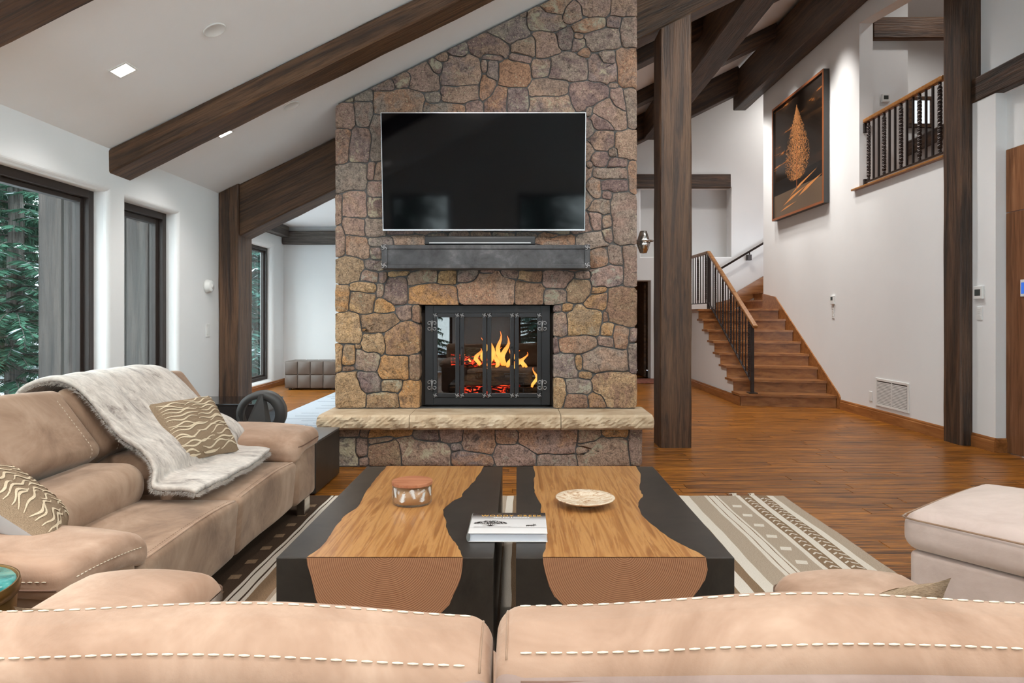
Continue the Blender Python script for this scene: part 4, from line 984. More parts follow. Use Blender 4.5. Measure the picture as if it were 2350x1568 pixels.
# ---------------------------------------------------------------- ceiling fittings and lamps
TILT = Matrix.Rotation(-math.atan(.494), 4, 'Y')
K['lens'] = emit('lit_lamp_lens', (1, .95, .86, 1), 9)
def downlight(x, y, label, power=60, aim=None, size=.062, slope_=True, z=None, angle=120, group='recessed square lamps in the sloping ceiling', col=(1, .965, .925)):
    o = thing('recessed_lamp', label, 'ceiling lamp', (x, y, CZ(x) if z is None else z), 0, group)
    mx = TILT if slope_ else Matrix.Identity(4)
    b = MB()
    for q in ((-size, size, -size, -size+.012), (-size, size, size-.012, size), (-size, -size+.012, -size+.012, size-.012), (size-.012, size, -size+.012, size-.012)): b.box(*q, -.006, .002, mx)
    b.build('trim', K['white'], o)
    b = MB(); b.box(-size+.012, size-.012, -size+.012, size-.012, -.003, .0, mx); b.build('lens', K['lens'], o)
    L = bpy.data.lights.new('lamp_light', 'SPOT'); L.energy = power*LAMP; L.spot_size = math.radians(angle); L.spot_blend = .8; L.shadow_soft_size = .12; L.color = col
    lo = bpy.data.objects.new('lamp_light', L); C.objects.link(lo); lo.parent = o; lo.location = (.01 if slope_ else 0, 0, -.03)
    if aim: d = Vector(aim)-Vector((x, y, CZ(x) if z is None else z)); lo.rotation_euler = d.to_track_quat('-Z', 'Y').to_euler()
    return o
downlight(-2.33, 3.985, 'lit square recessed lamp over the window sofa', 28)
downlight(-2.33, 5.353, 'lit square recessed lamp just behind the rafter over the side table', 28)
for (x, y) in ((-2.33, 1.2), (-2.33, -1.0), (-.3, 1.6), (-.3, -.6), (1.9, 1.6), (1.9, -1.2), (2.2, 5.6)): downlight(x, y, 'square recessed lamp added out of view to light the seating', 85)  # lamps added out of view as fill light for the room
for (x, y, a, lb) in ((-.6, 2.2, (-.9, 5.8, 1.9), 'lamp added out of view to light the left half of the stone chimney'), (.9, 2.2, (.25, 5.8, 2.2), 'lamp added out of view to light the right half of the stone chimney')): downlight(x, y, lb, 130, a, angle=70)  # unseen lamps added to brighten the chimney stones
for (x, y, a, lb) in ((3.5, 12.1, (XR, 11.6, 3.4), 'small recessed lamp beside the deep rafter at the stair back wall'), (3.5, 10.35, (XR, 10.75, 3.6), 'small recessed lamp washing the framed picture'),
                     (3.5, 9.6, (XR, 9.7, 3.6), 'small recessed lamp washing the right side of the framed picture'), (3.5, 8.9, (XR, 8.9, 3.4), 'small recessed lamp above the vent grille')):
    downlight(x, y, lb, 110, a, .045, angle=46, group='small recessed lamps along the stair wall')
for (x, y) in ((2.9, 9.4), (2.9, 7.5), (3.2, 11.6), (.5, 9.5)): downlight(x, y, 'small recessed lamp added to light the hall floor', 120, None, .045, group='small recessed lamps added over the hall')  # lamps added to raise the light in the hall
downlight(-3.0, 9.9, 'recessed lamp added in the flat dining ceiling over the pale rug', 75, None, .045, False, 2.858, 150, 'recessed dining lamps'); downlight(-2.2, 8.0, 'recessed lamp added in the flat dining ceiling behind the chimney', 60, None, .045, False, 2.858, 150, 'recessed dining lamps')  # lamps added to brighten the dining room
downlight(5.6, 7.6, 'recessed lamp added in the gallery ceiling above the railing', 45, None, .045, False, 6.018, 150, 'recessed gallery lamps'); downlight(6.2, 9.9, 'recessed lamp added in the gallery ceiling by the small window', 40, None, .045, False, 6.018, 150, 'recessed gallery lamps'); downlight(5.6, 12.6, 'recessed lamp added over the upper stair flight', 90, None, .045, False, 6.018, 150, 'recessed gallery lamps')  # unseen lamps added to brighten gallery and upper stairs
for (x, y, lb) in ((-1.81, 4.03, 'round white ceiling speaker between the two rafters nearest the sofa'), (-1.83, 5.454, 'round white ceiling speaker between rafter and stone chimney')):
    o = thing('ceiling_speaker', lb, 'speaker', (x, y, CZ(x)))
    b = MB(); b.lathe([(.068, .0), (.068, -.006), (.062, -.009), (.060, -.006), (0, -.006)], 32, TILT); b.build('cover', K['white'], o, True)
# ================================================================== furniture
def stitches(name, pts, parent, step=.026, L=.016, r=.0022, m=None):
    """row of thread stitches along a polyline"""
    pts = [Vector(p) for p in pts]; b = MB(); cum = [0.0]
    for i in range(len(pts)-1): cum.append(cum[-1]+(pts[i+1]-pts[i]).length)
    def at(d):
        for i in range(len(pts)-1):
            if d <= cum[i+1]: return pts[i].lerp(pts[i+1], (d-cum[i])/max(1e-9, cum[i+1]-cum[i]))
        return pts[-1]
    d = 0.0
    while d+L < cum[-1]:
        b.tube([at(d), at(d+L*.5), at(d+L)], [r*.6, r, r*.6], 5); d += step
    o = b.build(name, m or K['stitch'], parent, True); o['kind'] = 'stuff'; return o
def piping(name, pts, parent, r=.004, m=None):
    b = MB(); b.tube(pts, r, 6); return b.build(name, m or K['piping'], parent, True)

def surf(o):
    me = o.data; return BVHTree.FromPolygons([v.co.copy() for v in me.vertices], [tuple(p.vertices) for p in me.polygons])
def on_top(bv, pts, lift=.0015):
    out = []
    for p in pts:
        h = bv.ray_cast(Vector((p[0], p[1], 3)), Vector((0, 0, -1)))
        if h[0]: out.append(h[0]+h[1]*lift)
    return out
def on_side(bv, pts, d, lift=.0015):
    out = []; d = Vector(d)
    for p in pts:
        h = bv.ray_cast(Vector(p)-d*2, d)
        if h[0]: out.append(h[0]+h[1]*lift)
    return out
# ---------------------------------------------------------------- sofa whose back faces the viewer
sf = thing('sofa', 'tan suede sofa facing the fireplace, its stitched back towards the room', 'sofa', (0, 0, 0))
def backpuff(s):
    def fn(p, h):
        t = p.z/h.z
        z = p.z + (.010*(1-(p.x/h.x)**2) + .006*math.sin(p.x*9+s) if t > .3 else 0)
        y = p.y
        if t > .3: z -= max(0, -(p.y/h.y))*.018
        return (p.x, y+.004*math.sin(p.x*7+s), z)
    return fn
ZT = .800
for k, (xa, xb, dz_) in enumerate(((-1.13, -.037, -.008), (-.031, 1.02, .006))):
    c = cushion('back_cushion', xa, xb, .905, 1.075, .46, ZT+dz_, .04, K['suede'], sf, backpuff(k*2), ni=24, ne=4)
    def topz(x, t): return ZT+dz_+.010*(1-((x-(xa+xb)/2)/((xb-xa)/2))**2)+.006*math.sin((x-(xa+xb)/2)*9+k*2)
    n = 40; xs = [xa+.035+(xb-xa-.07)*i/n for i in range(n+1)]
    bv = surf(c)
    stitches('stitching', on_top(bv, [(x, 1.036) for x in xs], .0016), c, .024, .016, .0019)
    stitches('stitching', on_top(bv, [(x, .925) for x in xs], .0018), c, .021, .015, .0019)
    piping('piping', on_side(bv, [(x, 0, .752+dz_) for x in xs], (0, 1, 0), .0), c, .004)
    xe = xb-.016 if k == 0 else xa+.016
    piping('side_seam', on_top(bv, [(xe, .925+.012*i) for i in range(11)], 0), c, .0022, K['suede_d'])
cushion('back_panel', -1.13, -.037, .893, 1.00, .10, .757, .03, K['suede_b'], sf, ni=8)
cushion('back_panel', -.031, 1.02, .893, 1.00, .10, .770, .03, K['suede_b'], sf, ni=8)
for xa, xb in ((-.78, -.034), (-.032, .68)): cushion('seat_cushion', xa, xb, 1.02, 1.72, .16, .42, .05, K['suede'], sf, lambda p, h: (p.x, p.y, p.z+(.02*(1-(p.x/h.x)**2) if p.z > 0 else 0)))
def armpuff(p, h):
    z = p.z
    if p.z > 0: z -= max(0, p.y/h.y-.75)*.05+.022*(p.x/h.x)**2
    return (p.x, p.y, z)
for xa, xb in ((-1.16, -.775), (.67, 1.045)):
    cushion('arm_pad', xa, xb, 1.02, 1.82, .47, .592, .058, K['suede'], sf, armpuff, ni=8)
    cushion('arm_side', xa+.02, xb-.02, .95, 1.72, .10, .50, .05, K['suede_d'], sf)
for x in (-1.05, .93):
    for y in (1.0, 1.62): b = MB(); b.bbox(x-.03, x+.03, y-.012, y+.012, 0.007, .11, .003); b.build('leg', K['chrome'], sf)

# ---------------------------------------------------------------- sofa along the windows
ls = thing('sofa', 'brown suede sofa along the windows with a fur throw over its back', 'sofa', (0, 0, 0))
SX = -1.30
b = MB(); b.bbox(-2.36, -1.36, 2.02, 4.30, .115, .30, .03); b.build('base', K['suede_d'], ls)
def seatpuff(p, h):
    z = p.z+(.035*(1-(p.y/h.y)**2)*(1-.6*max(0, p.x/h.x)**2) if p.z > 0 else 0)
    x = p.x-(.012*(1-p.z/h.z) if p.x > 0 else 0)+.004*math.sin(p.y*9)
    return (x, p.y, z)
for ya, yb in ((2.33, 3.178), (3.182, 4.00)):
    seat = cushion('seat_cushion', -2.05, SX, ya, yb, .108, .385, .032, K['suede_d'], ls, seatpuff, ni=10)
    n = 20
    e = [(SX-.012, ya+.03+(yb-ya-.06)*i/n, .375+.014*(1-(2*i/n-1)**2)) for i in range(n+1)]
    bv = surf(seat); piping('piping', on_top(bv, [(SX-.02, p[1]) for p in e], .0), seat, .005, K['suede'])
    stitches('stitching', on_top(bv, [(SX-.036, p[1]) for p in e], .0), seat, .016, .009, .0013, K['piping'])
    # lumbar roll
    cushion('lumbar_cushion', -2.06, -1.72, ya+.003, yb-.003, .36, .575, .10, K['suede_d'], ls, lambda p, h: (p.x+.02*(1-(p.y/h.y)**2), p.y, p.z), ni=8, ne=5)
    # head cushion leaning back
    rot = Matrix.Rotation(math.radians(-37), 3, 'Y')
    ha, hb = (2.03, yb-.004) if ya < 3 else (ya+.004, 4.33)
    head = cushion('head_cushion', -2.20, -2.02, ha, hb, .52, .90, .05, K['suede_d'], ls, lambda p, h: (p.x+.025*(1-(p.y/h.y)**2)*(p.x > 0), p.y, p.z+.012*(1-(p.y/h.y)**2)), rot, ni=8, ne=4)
    bv = surf(head)
    for yy in (ya+.10, yb-.10): stitches('stitching', on_side(bv, [(-1.9-.4*i/16*0, yy, .60+.27*i/16) for i in range(17)], (-1, 0, 0)), head, .018, .010, .0014, K['stitch'])
cushion('back_shell', -2.44, -2.26, 2.02, 4.32, .11, .70, .05, K['suede_d'], ls, ni=4)
def pad(y0, y1, inner, m=K['suede']):
    def fn(p, h):
        z = p.z+(.02*(1-(p.x/h.x)**2) if p.z > 0 else 0)
        if inner*p.y > 0: z -= .055*(inner*p.y/h.y)**2
        z -= .02*max(0, p.x/h.x)**3
        return (p.x, p.y, z)
    return cushion('arm_pad', -2.28, SX+.015, y0, y1, .43, .545, .05, m, ls, fn, ni=10, ne=4)
near_pad = pad(1.93, 2.38, 1); far_pad = pad(3.95, 4.40, -1)
for ya, yb in ((1.96, 2.325), (4.005, 4.37)): cushion('arm_side', -2.30, SX-.005, ya, yb, .108, .47, .035, K['suede_d'], ls, ni=4)
n = 40; bv = surf(near_pad)
stitches('stitching', on_side(bv, [(-2.2+.87*i/n, 0, .487) for i in range(n+1)], (0, 1, 0)), near_pad, .020, .013, .0018)
stitches('stitching', on_side(bv, [(0, 1.97+.34*i/12, .487-.03*(i/12)**2) for i in range(13)], (-1, 0, 0)), near_pad, .018, .012, .0018)
piping('piping', on_side(bv, [(-2.2+.88*i/n, 0, .462) for i in range(n+1)], (0, 1, 0), 0), near_pad, .004)
bv = surf(far_pad)
piping('piping', on_side(bv, [(0, 3.99+.36*i/12, .47) for i in range(13)], (-1, 0, 0), 0), far_pad, .004)
for x in (-1.36, -2.3):
    for y in (2.08, 4.24): b = MB(); b.bbox(x-.012, x+.04, y-.05, y+.05, .0075, .112, .003); b.build('leg', K['chrome'], ls)
for o in ls.children: pass

# fur throw draped over the back and seat
prof = [(-2.42, .62), (-2.40, .80), (-2.34, .885), (-2.22, .925), (-2.12, .905), (-2.02, .825), (-1.92, .73), (-1.83, .655), (-1.74, .60), (-1.675, .535), (-1.655, .47), (-1.60, .452), (-1.50, .450), (-1.42, .440)]
def cat_rom(pts, n):
    out = []
    m_ = len(pts)
    for k in range(n+1):
        t = k/n*(m_-1); i = min(int(t), m_-2); u = t-i
        p = [pts[max(0, min(m_-1, i+j))] for j in (-1, 0, 1, 2)]
        out.append(tuple(.5*((2*p[1][c])+(-p[0][c]+p[2][c])*u+(2*p[0][c]-5*p[1][c]+4*p[2][c]-p[3][c])*u*u+(-p[0][c]+3*p[1][c]-3*p[2][c]+p[3][c])*u**3) for c in range(2)))
    return out
pr = cat_rom(prof, 60); NU = 40; v, f = [], []
for i, (x, z) in enumerate(pr):
    t = i/60
    ya = 3.19+.05*math.sin(t*5)-.13*t; yb = 4.06-.02*math.sin(t*6)
    if t > .80: ya += (t-.80)*.9*0
    for j in range(NU+1):
        s = j/NU; y = ya+(yb-ya)*s
        xx = x
        if t > .85: xx = x+(t-.85)/.15*(.05*math.sin(s*math.pi)-.03*s-.02)
        w = .010*math.sin(s*17+t*5)*math.sin(t*9+1)+.008*math.sin(s*31+t*3)
        edge = -.008*(1-min(1, min(s, 1-s)/.06))
        v.append((xx+w*.3, y+.012*math.sin(t*22)*(abs(2*s-1)), z+.018+w*.5+edge))
for i in range(60):
    for j in range(NU): f.append((i*(NU+1)+j, i*(NU+1)+j+1, (i+1)*(NU+1)+j+1, (i+1)*(NU+1)+j))
th = thing('fur_throw', 'pale grey and cream fur throw draped over the window sofa', 'throw', (-1.9, 3.6, .45))
off = Vector((-1.9, 3.6, .45))
m, nt, bs = newmat('fur_colour'); vv = coords(nt, (1, 2.2, 1)); g = noise(nt, vv, 7, 5, .7, .8); g2 = noise(nt, vv, 30, 3)
c = ramp(nt, g, [(.30, lin(120, 108, 102)[:3]), (.42, lin(184, 174, 165)[:3]), (.6, lin(210, 201, 192)[:3])])
nt.links.new(mix(nt, .5, c, ramp(nt, g2, [(.3, (.6, .58, .56)), (.6, (1.05, 1.03, 1))]), 'MULTIPLY'), bs.inputs['Base Color']); bs.inputs['Roughness'].default_value = .95; bs.inputs['Specular IOR Level'].default_value = .1; bs.inputs['Sheen Weight'].default_value = .3
cl = meshobj('cloth', [Vector(p)-off for p in v], f, m, th, True)
sol = cl.modifiers.new('thickness', 'SOLIDIFY'); sol.thickness = .018; sol.offset = -1
fv, ff = [], []
vn = [Vector((0, 0, 0)) for _ in v]
for q in f:
    nrm = (Vector(v[q[1]])-Vector(v[q[0]])).cross(Vector(v[q[3]])-Vector(v[q[0]])).normalized()
    if nrm.z < 0 and abs(nrm.z) > .3: nrm = -nrm
    for i in q: vn[i] += nrm
sgn = 1 if vn[30*(NU+1)+20].dot(Vector((1, 0, 1))) > 0 else -1
for k in range(46000):
    q = f[R.randrange(len(f))]; a, c_ = R.random(), R.random()
    p = (Vector(v[q[0]])*(1-a)+Vector(v[q[1]])*a)*(1-c_)+(Vector(v[q[3]])*(1-a)+Vector(v[q[2]])*a)*c_
    nrm = vn[q[0]].normalized()*sgn
    d = (nrm*.75+Vector((R.uniform(-.7, .7), R.uniform(-.7, .7), R.uniform(-.5, .2)))).normalized()*R.uniform(.010, .022)
    s = nrm.cross(d); s = s.normalized()*.0011 if s.length > 1e-6 else Vector((.001, 0, 0))
    i = len(fv); fv += [p-s-off, p+s-off, p+d-off]; ff.append((i, i+1, i+2))
for k in range(9000):                                   # fringe of fur along the hems
    e = R.randrange(3)
    if e < 2: i = R.randrange(60); j = 0 if e == 0 else NU; a = Vector(v[i*(NU+1)+j]); c_ = Vector(v[(i+1)*(NU+1)+j]); out = Vector((0, -1 if e == 0 else 1, 0))
    else: j = R.randrange(NU); a = Vector(v[60*(NU+1)+j]); c_ = Vector(v[60*(NU+1)+j+1]); out = Vector((1, 0, 0))
    p = a.lerp(c_, R.random())-Vector((0, 0, R.uniform(0, .016))); d = (out+Vector((R.uniform(-.5, .5), R.uniform(-.5, .5), R.uniform(-.6, .5)))).normalized()*R.uniform(.012, .024)
    s = Vector((R.uniform(-1, 1), R.uniform(-1, 1), R.uniform(-1, 1))).normalized()*.0011; i = len(fv); fv += [p-s-off, p+s-off, p+d-off]; ff.append((i, i+1, i+2))
o = meshobj('fur', fv, ff, m, th); o['kind'] = 'stuff'

# ---------------------------------------------------------------- patterned pillows
def pillow(label, BL, BR, TR, TL, puff, seed, m0=K['piltan'], m1=K['pilcream'], back=None):
    BL, BR, TR, TL = map(Vector, (BL, BR, TR, TL)); ctr = (BL+BR+TR+TL)/4
    nrm = (BR-BL).cross(TL-BL).normalized(); rr = random.Random(seed)
    o = thing('throw_pillow', label, 'pillow', ctr)
    def pos(s, t, h):
        pin = 1-.05*(math.sin(math.pi*s)*1+math.sin(math.pi*t))*0
        ss, tt = s, t
        k = .045
        ss = s+k*math.sin(math.pi*t)*(.5-s)*2*0.6; tt = t+k*math.sin(math.pi*s)*(.5-t)*2*.6
        b_ = (1-(2*s-1)**4)*(1-(2*t-1)**4)
        return BL*(1-ss)*(1-tt)+BR*ss*(1-tt)+TR*ss*tt+TL*(1-ss)*tt+nrm*(h*puff*max(0, b_)**.6)-ctr
    n = 22; v, f = [], []
    for h in (1, -1):
        base = len(v)
        for i in range(n+1):
            for j in range(n+1): v.append(pos(i/n, j/n, h))
        for i in range(n):
            for j in range(n):
                q = (base+i*(n+1)+j, base+(i+1)*(n+1)+j, base+(i+1)*(n+1)+j+1, base+i*(n+1)+j+1); f.append(q if h > 0 else q[::-1])
    half = n*n
    mats = [m0, back or m0]
    c = meshobj('cover', v, f, None, o, True, mats, [0]*half+[1]*half)
    # raised wavy stripes on the face
    b = MB()
    for r_ in range(15):
        t0 = .06+.062*r_; s = .04
        while s < .93:
            L = rr.uniform(.22, .55); s1 = min(.97, s+L); pts = []
            ph = rr.uniform(0, 6); am = rr.uniform(.012, .028); dr_ = rr.uniform(-.06, .05)
            m_ = 14
            for k in range(m_+1):
                u = s+(s1-s)*k/m_; t = t0+am*math.sin(u*22+ph)+dr_*(u-s)/L*2*.5+.05*math.sin(u*4+1.2*seed)
                pts.append((u, max(.025, min(.975, t)), .010*math.sin(math.pi*(k+.25)/(m_+.5))+.0025))
            for k in range(m_):
                (u0, t0_, w0), (u1, t1_, w1) = pts[k], pts[k+1]
                e = .0025
                for sd_ in ((1,) if back else (1, -1)):
                    qd = [pos(u0, max(.01, t0_-w0), sd_)+nrm*e*sd_, pos(u1, max(.01, t1_-w1), sd_)+nrm*e*sd_, pos(u1, min(.99, t1_+w1), sd_)+nrm*e*sd_, pos(u0, min(.99, t0_+w0), sd_)+nrm*e*sd_]
                    b.add(qd, [(0, 1, 2, 3)])
            s = s1+rr.uniform(.02, .06)
    w = b.build('woven_stripes', m1, o, True); w['kind'] = 'stuff'
    return o
g_ = 'tan and cream wave patterned pillows'
pillow('tan pillow with cream waves leaning on the fur throw', (-1.675, 3.30, .515), (-1.575, 3.83, .480), (-1.865, 4.08, .765), (-1.935, 3.52, .785), .065, 3)
pillow('tan pillow with cream waves against the near arm of the window sofa', (-1.46, 2.14, .50), (-1.69, 2.54, .46), (-1.90, 2.47, .69), (-1.77, 2.03, .78), .07, 5, back=plain('grey_backing', lin(172, 168, 166), .9))
pillow('tan and cream striped pillow showing over the right half of the near sofa back', (.42, 1.22, .46), (.66, 1.30, .46), (.735, 1.145, .805), (.47, 1.13, .745), .045, 7)
pillow('tan and cream striped pillow just showing over the left half of the near sofa back', (-.80, 1.28, .43), (-.44, 1.24, .43), (-.52, 1.115, .735), (-.84, 1.125, .765), .045, 9)

# ---------------------------------------------------------------- ottoman / chair seat on the right
ot = thing('ottoman', 'pinkish beige upholstered ottoman with a loose seat cushion, right of the striped rug', 'ottoman', (1.44, 2.55, .0065), math.atan2(-.8, .6))
def otp(p, h): return (p.x, p.y, p.z+(.055*(1-(p.x/h.x)**2)*(1-(p.y/h.y)**2) if p.z > 0 else 0))
cushion('seat_cushion', .0, .80, .0, .78, .362, .505, .055, K['suede_p'], ot, otp, ni=8)
cushion('base', .025, .775, .025, .755, .03, .36, .02, K['suede_p'], ot, ni=3)
piping('piping', [(.0, .06, .484), (.004, .02, .484), (.02, .004, .484), (.06, -.001, .484), (.4, -.004, .486), (.75, 0, .484)], ot, .0035, K['suede_d'])
piping('piping', [(-.001, .06, .484), (-.004, .4, .486), (0, .72, .484)], ot, .0035, K['suede_d'])
for x in (.07, .73):
    for y in (.07, .71): b = MB(); b.lathe([(.016, .001), (.02, .035)], 10, Matrix.Translation((x, y, 0))); b.build('foot', K['blk'], ot)

# ---------------------------------------------------------------- coffee tables
TZ, TY0, TY1 = .42, 2.31, 3.71
z2x = lambda x: 600+x/2.098
z2y = lambda y: 1040+y/2.098
def tp(x, y):                                   # point on the table top from a traced outline
    Y = (EYE-TZ)*FPX/(z2y(y)-CY); return ((z2x(x)-CX)*Y/FPX, max(TY0, min(TY1, Y)))
def fpnt(x, y):                                 # point on the table front
    return ((z2x(x)-CX)*TY0/FPX, EYE-(z2y(y)-CY)*TY0/FPX)
def coffee_table(label, x0, x1, left, right, lf, rf, ename):
    o = thing('coffee_table', label, 'coffee table', ((x0+x1)/2, (TY0+TY1)/2, 0)); c = Vector(o.location)
    L = [tp(*p) for p in left]; Rr = [tp(*p) for p in right]
    L[0] = (L[0][0], TY1); Rr[0] = (Rr[0][0], TY1); L[-1] = (L[-1][0], TY0); Rr[-1] = (Rr[-1][0], TY0)
    b = MB(); b.bbox(x0, x1, TY0, TY1, .012, TZ, .0025); o1 = b.build('steel_case', K['tsteel'], o)
    b = MB(); b.bbox(x0+.03, x1-.03, TY0+.03, TY1-.03, .0075, .013, .001); o2 = b.build('plinth', K['blk'], o)
    def fine(pl):
        out = []
        for i in range(len(pl)-1):
            a, d = pl[i], pl[i+1]; out.append(a)
            for t in (.33, .67): out.append((a[0]+(d[0]-a[0])*t+R.uniform(-.004, .004), a[1]+(d[1]-a[1])*t))
        return out+[pl[-1]]
    Lf, Rf = fine(L), fine(Rr)
    def at_y(pl, y):
        for i in range(len(pl)-1):
            (xa, ya), (xb, yb) = pl[i], pl[i+1]
            if min(ya, yb)-1e-9 <= y <= max(ya, yb)+1e-9 and abs(ya-yb) > 1e-9: return xa+(xb-xa)*(y-ya)/(yb-ya)
        return pl[-1][0]
    ys = [TY0+(TY1-TY0)*k/64 for k in range(65)]; v, f = [], []
    for y in ys:
        a, d = at_y(Lf, y), at_y(Rf, y)
        for k in range(5): v.append((a+(d-a)*k/4, y-(.0018 if y == TY0 else 0), TZ+.0018))
    for i in range(64):
        for k in range(4): f.append((i*5+k, i*5+k+1, (i+1)*5+k+1, (i+1)*5+k))
    n0 = len(v)                                  # skirt so the slab has thickness
    for i in range(65):
        for k in (0, 4): p = v[i*5+k]; v.append((p[0], p[1]+(.004 if i == 0 else 0), TZ-.004))
    for i in range(64): f += [(i*5, (i+1)*5, n0+(i+1)*2, n0+i*2), (i*5+4, n0+i*2+1, n0+(i+1)*2+1, (i+1)*5+4)]
    o3 = meshobj('live_edge_slab', v, f, K['slab'], o)
    out = [(at_y(Lf, TY0), TZ+.0018)]+[fpnt(*p) for p in lf]
    bot_l, bot_r = out[-1], fpnt(*rf[0]); nb = 10
    for k in range(1, nb):
        t = k/nb; out.append((bot_l[0]+(bot_r[0]-bot_l[0])*t, bot_l[1]+(bot_r[1]-bot_l[1])*t-.10*math.sin(math.pi*t)**.7))
    out += [fpnt(*p) for p in rf]+[(at_y(Rf, TY0), TZ+.0018)]
    b = MB(); b.prism(out, 'y', TY0-.0018, TY0+.004); o4 = b.build('log_end', endgrain(ename, (out[0][0]+out[-1][0])/2-c.x, TZ+.02), o)
    for q in (o1, o2, o3, o4): q.data.transform(Matrix.Translation(-c))
    return o
coffee_table('steel and live-edge timber coffee table with the lidded candle jar', -.826, -.083,
    [(600, 67), (565, 110), (530, 150), (505, 185), (480, 235), (455, 270), (400, 305), (370, 340), (345, 375), (325, 405), (300, 440), (270, 470), (240, 490), (220, 503)],
    [(1070, 67), (1050, 100), (1030, 130), (1005, 155), (965, 200), (968, 210), (920, 232), (885, 262), (873, 275), (880, 310), (890, 340), (895, 370), (915, 410), (940, 445), (960, 475), (970, 507)],
    [(222, 540), (235, 580), (250, 640), (260, 690), (272, 730)], [(905, 730), (925, 680), (945, 640), (960, 600), (967, 550)], 'log_end_grain_a')
coffee_table('steel and live-edge timber coffee table with the marbled plate', -.006, .742,
    [(1310, 67), (1318, 100), (1312, 140), (1312, 170), (1320, 200), (1335, 230), (1348, 255), (1345, 285), (1360, 340), (1374, 400), (1370, 440), (1365, 470), (1355, 507)],
    [(1805, 67), (1825, 100), (1825, 140), (1820, 170), (1828, 195), (1838, 205), (1820, 230), (1812, 260), (1830, 300), (1870, 340), (1920, 380), (1980, 420), (2050, 455), (2110, 485), (2148, 516)],
    [(1357, 530), (1365, 570), (1385, 640), (1410, 690)], [(2080, 690), (2110, 650), (2135, 610), (2148, 560)], 'log_end_grain_b')

# ---------------------------------------------------------------- things on the tables
cj = thing('candle_jar', 'glass candle jar with silver pine sprigs and a wooden lid', 'candle', (-.466, 2.985, TZ+.002))
b = MB(); b.lathe([(.0, .0), (.082, .0), (.086, .004), (.086, .085), (.083, .085), (.083, .008), (.0, .008)], 40); b.build('glass', glassmat('jar_glass', (.97, .97, .97), 1.3), cj, True)
b = MB(); b.lathe([(.0, .010), (.081, .010), (.081, .068), (.0, .069)], 40); b.build('wax', plain('honey_wax', lin(214, 168, 120), .5), cj, True)
b = MB(); b.lathe([(.0, .085), (.089, .085), (.0895, .087), (.0895, .096), (.0885, .098), (.0, .098)], 48); b.build('lid', finewood('lid_wood', [(.3, lin(150, 92, 64)[:3]), (.7, lin(184, 124, 92)[:3])], (3, 22, 3), .45, 0, False), cj)
b = MB(); rr = random.Random(4)
for k in range(12):
    a0 = k*2*math.pi/12+.2; up = -1 if k % 2 else 1; zc = .022 if up > 0 else .078
    for t in range(16):
        for s in (-1, 1):
            u = t/15; a = a0+.16*(u-.5)*rr.uniform(.6, 1); z = zc+up*.036*u
            da = s*.20*(1-u*.5)*rr.uniform(.7, 1); dzz = -up*.006+up*.012
            r_ = .0872
            p = lambda a_, z_: (r_*math.cos(a_), r_*math.sin(a_), z_)
            b.add([p(a, z-.0020), p(a+da, z+dzz), p(a, z+.0020)], [(0, 1, 2)])
o = b.build('silver_sprigs', plain('silver_print', (.78, .78, .76, 1), .35, .3), cj); o['kind'] = 'stuff'
pt = thing('marble_plate', 'round cream and brown marbled stone plate on a small foot', 'plate', (.294, 2.94, TZ+.002))
m, nt, bs = newmat('marbled_onyx'); v_ = coords(nt, (9, 14, 9)); g = noise(nt, v_, 1.5, 6, .65, 2.2)
nt.links.new(ramp(nt, g, [(.30, lin(132, 92, 70)[:3]), (.42, lin(204, 172, 140)[:3]), (.55, lin(232, 216, 192)[:3]), (.66, lin(196, 160, 130)[:3]), (.8, lin(240, 226, 206)[:3])]), bs.inputs['Base Color']); bs.inputs['Roughness'].default_value = .25
b = MB(); b.lathe([(.0, .016), (.05, .016), (.10, .022), (.127, .034), (.129, .037), (.126, .039), (.10, .030), (.05, .024), (.0, .023)], 48); b.build('dish', m, pt, True)
b = MB(); b.lathe([(.0, .0), (.038, .0), (.036, .008), (.030, .0165), (.0, .0165)], 32); b.build('foot', K['chrome'], pt, True)
bk = thing('coffee_table_book', 'hardback photography book with a lone tree cover, bridging both coffee tables', 'book', (-.035, 2.592, TZ+.002), math.radians(-.5))
BW, BD, BT = .145, .127, .033
cov = plain('book_cover', lin(214, 210, 208), .3)
m, nt, bs = newmat('cover_photo'); t = nt.nodes.new('ShaderNodeTexCoord'); s3 = N(nt, 'ShaderNodeSeparateXYZ'); nt.links.new(t.outputs['Generated'], s3.inputs[0])
nt.links.new(ramp(nt, s3.outputs['Y'], [(0, lin(226, 222, 220)[:3]), (.2, lin(222, 218, 216)[:3]), (.25, lin(200, 196, 194)[:3]), (.28, lin(216, 212, 210)[:3]), (.62, lin(206, 202, 200)[:3]), (.80, lin(120, 114, 112)[:3]), (.88, lin(62, 57, 55)[:3]), (1, lin(44, 40, 38)[:3])]), bs.inputs['Base Color']); bs.inputs['Roughness'].default_value = .22
b = MB(); b.bbox(-BW, BW, -BD, BD, .0, .003, .0008); b.build('back_board', cov, bk)
b = MB(); b.bbox(-BW, BW, -BD, BD, BT-.003, BT, .0008); front_cover = b.build('front_cover', m, bk)
b = MB(); b.bbox(-BW+.006, BW-.005, -BD+.004, BD-.004, .003, BT-.003, .0005); b.build('pages', plain('page_edges', lin(216, 220, 228), .8), bk)
b = MB(); b.tube([(-BW+.001, -BD, BT/2), (-BW+.001, BD, BT/2)], BT/2-.001, 12, True, Matrix.Translation((-BW*(1-.45), 0, 0)) @ Matrix.Diagonal((.45, 1, 1, 1))); b.build('spine', plain('book_spine', lin(120, 122, 120), .4), bk)
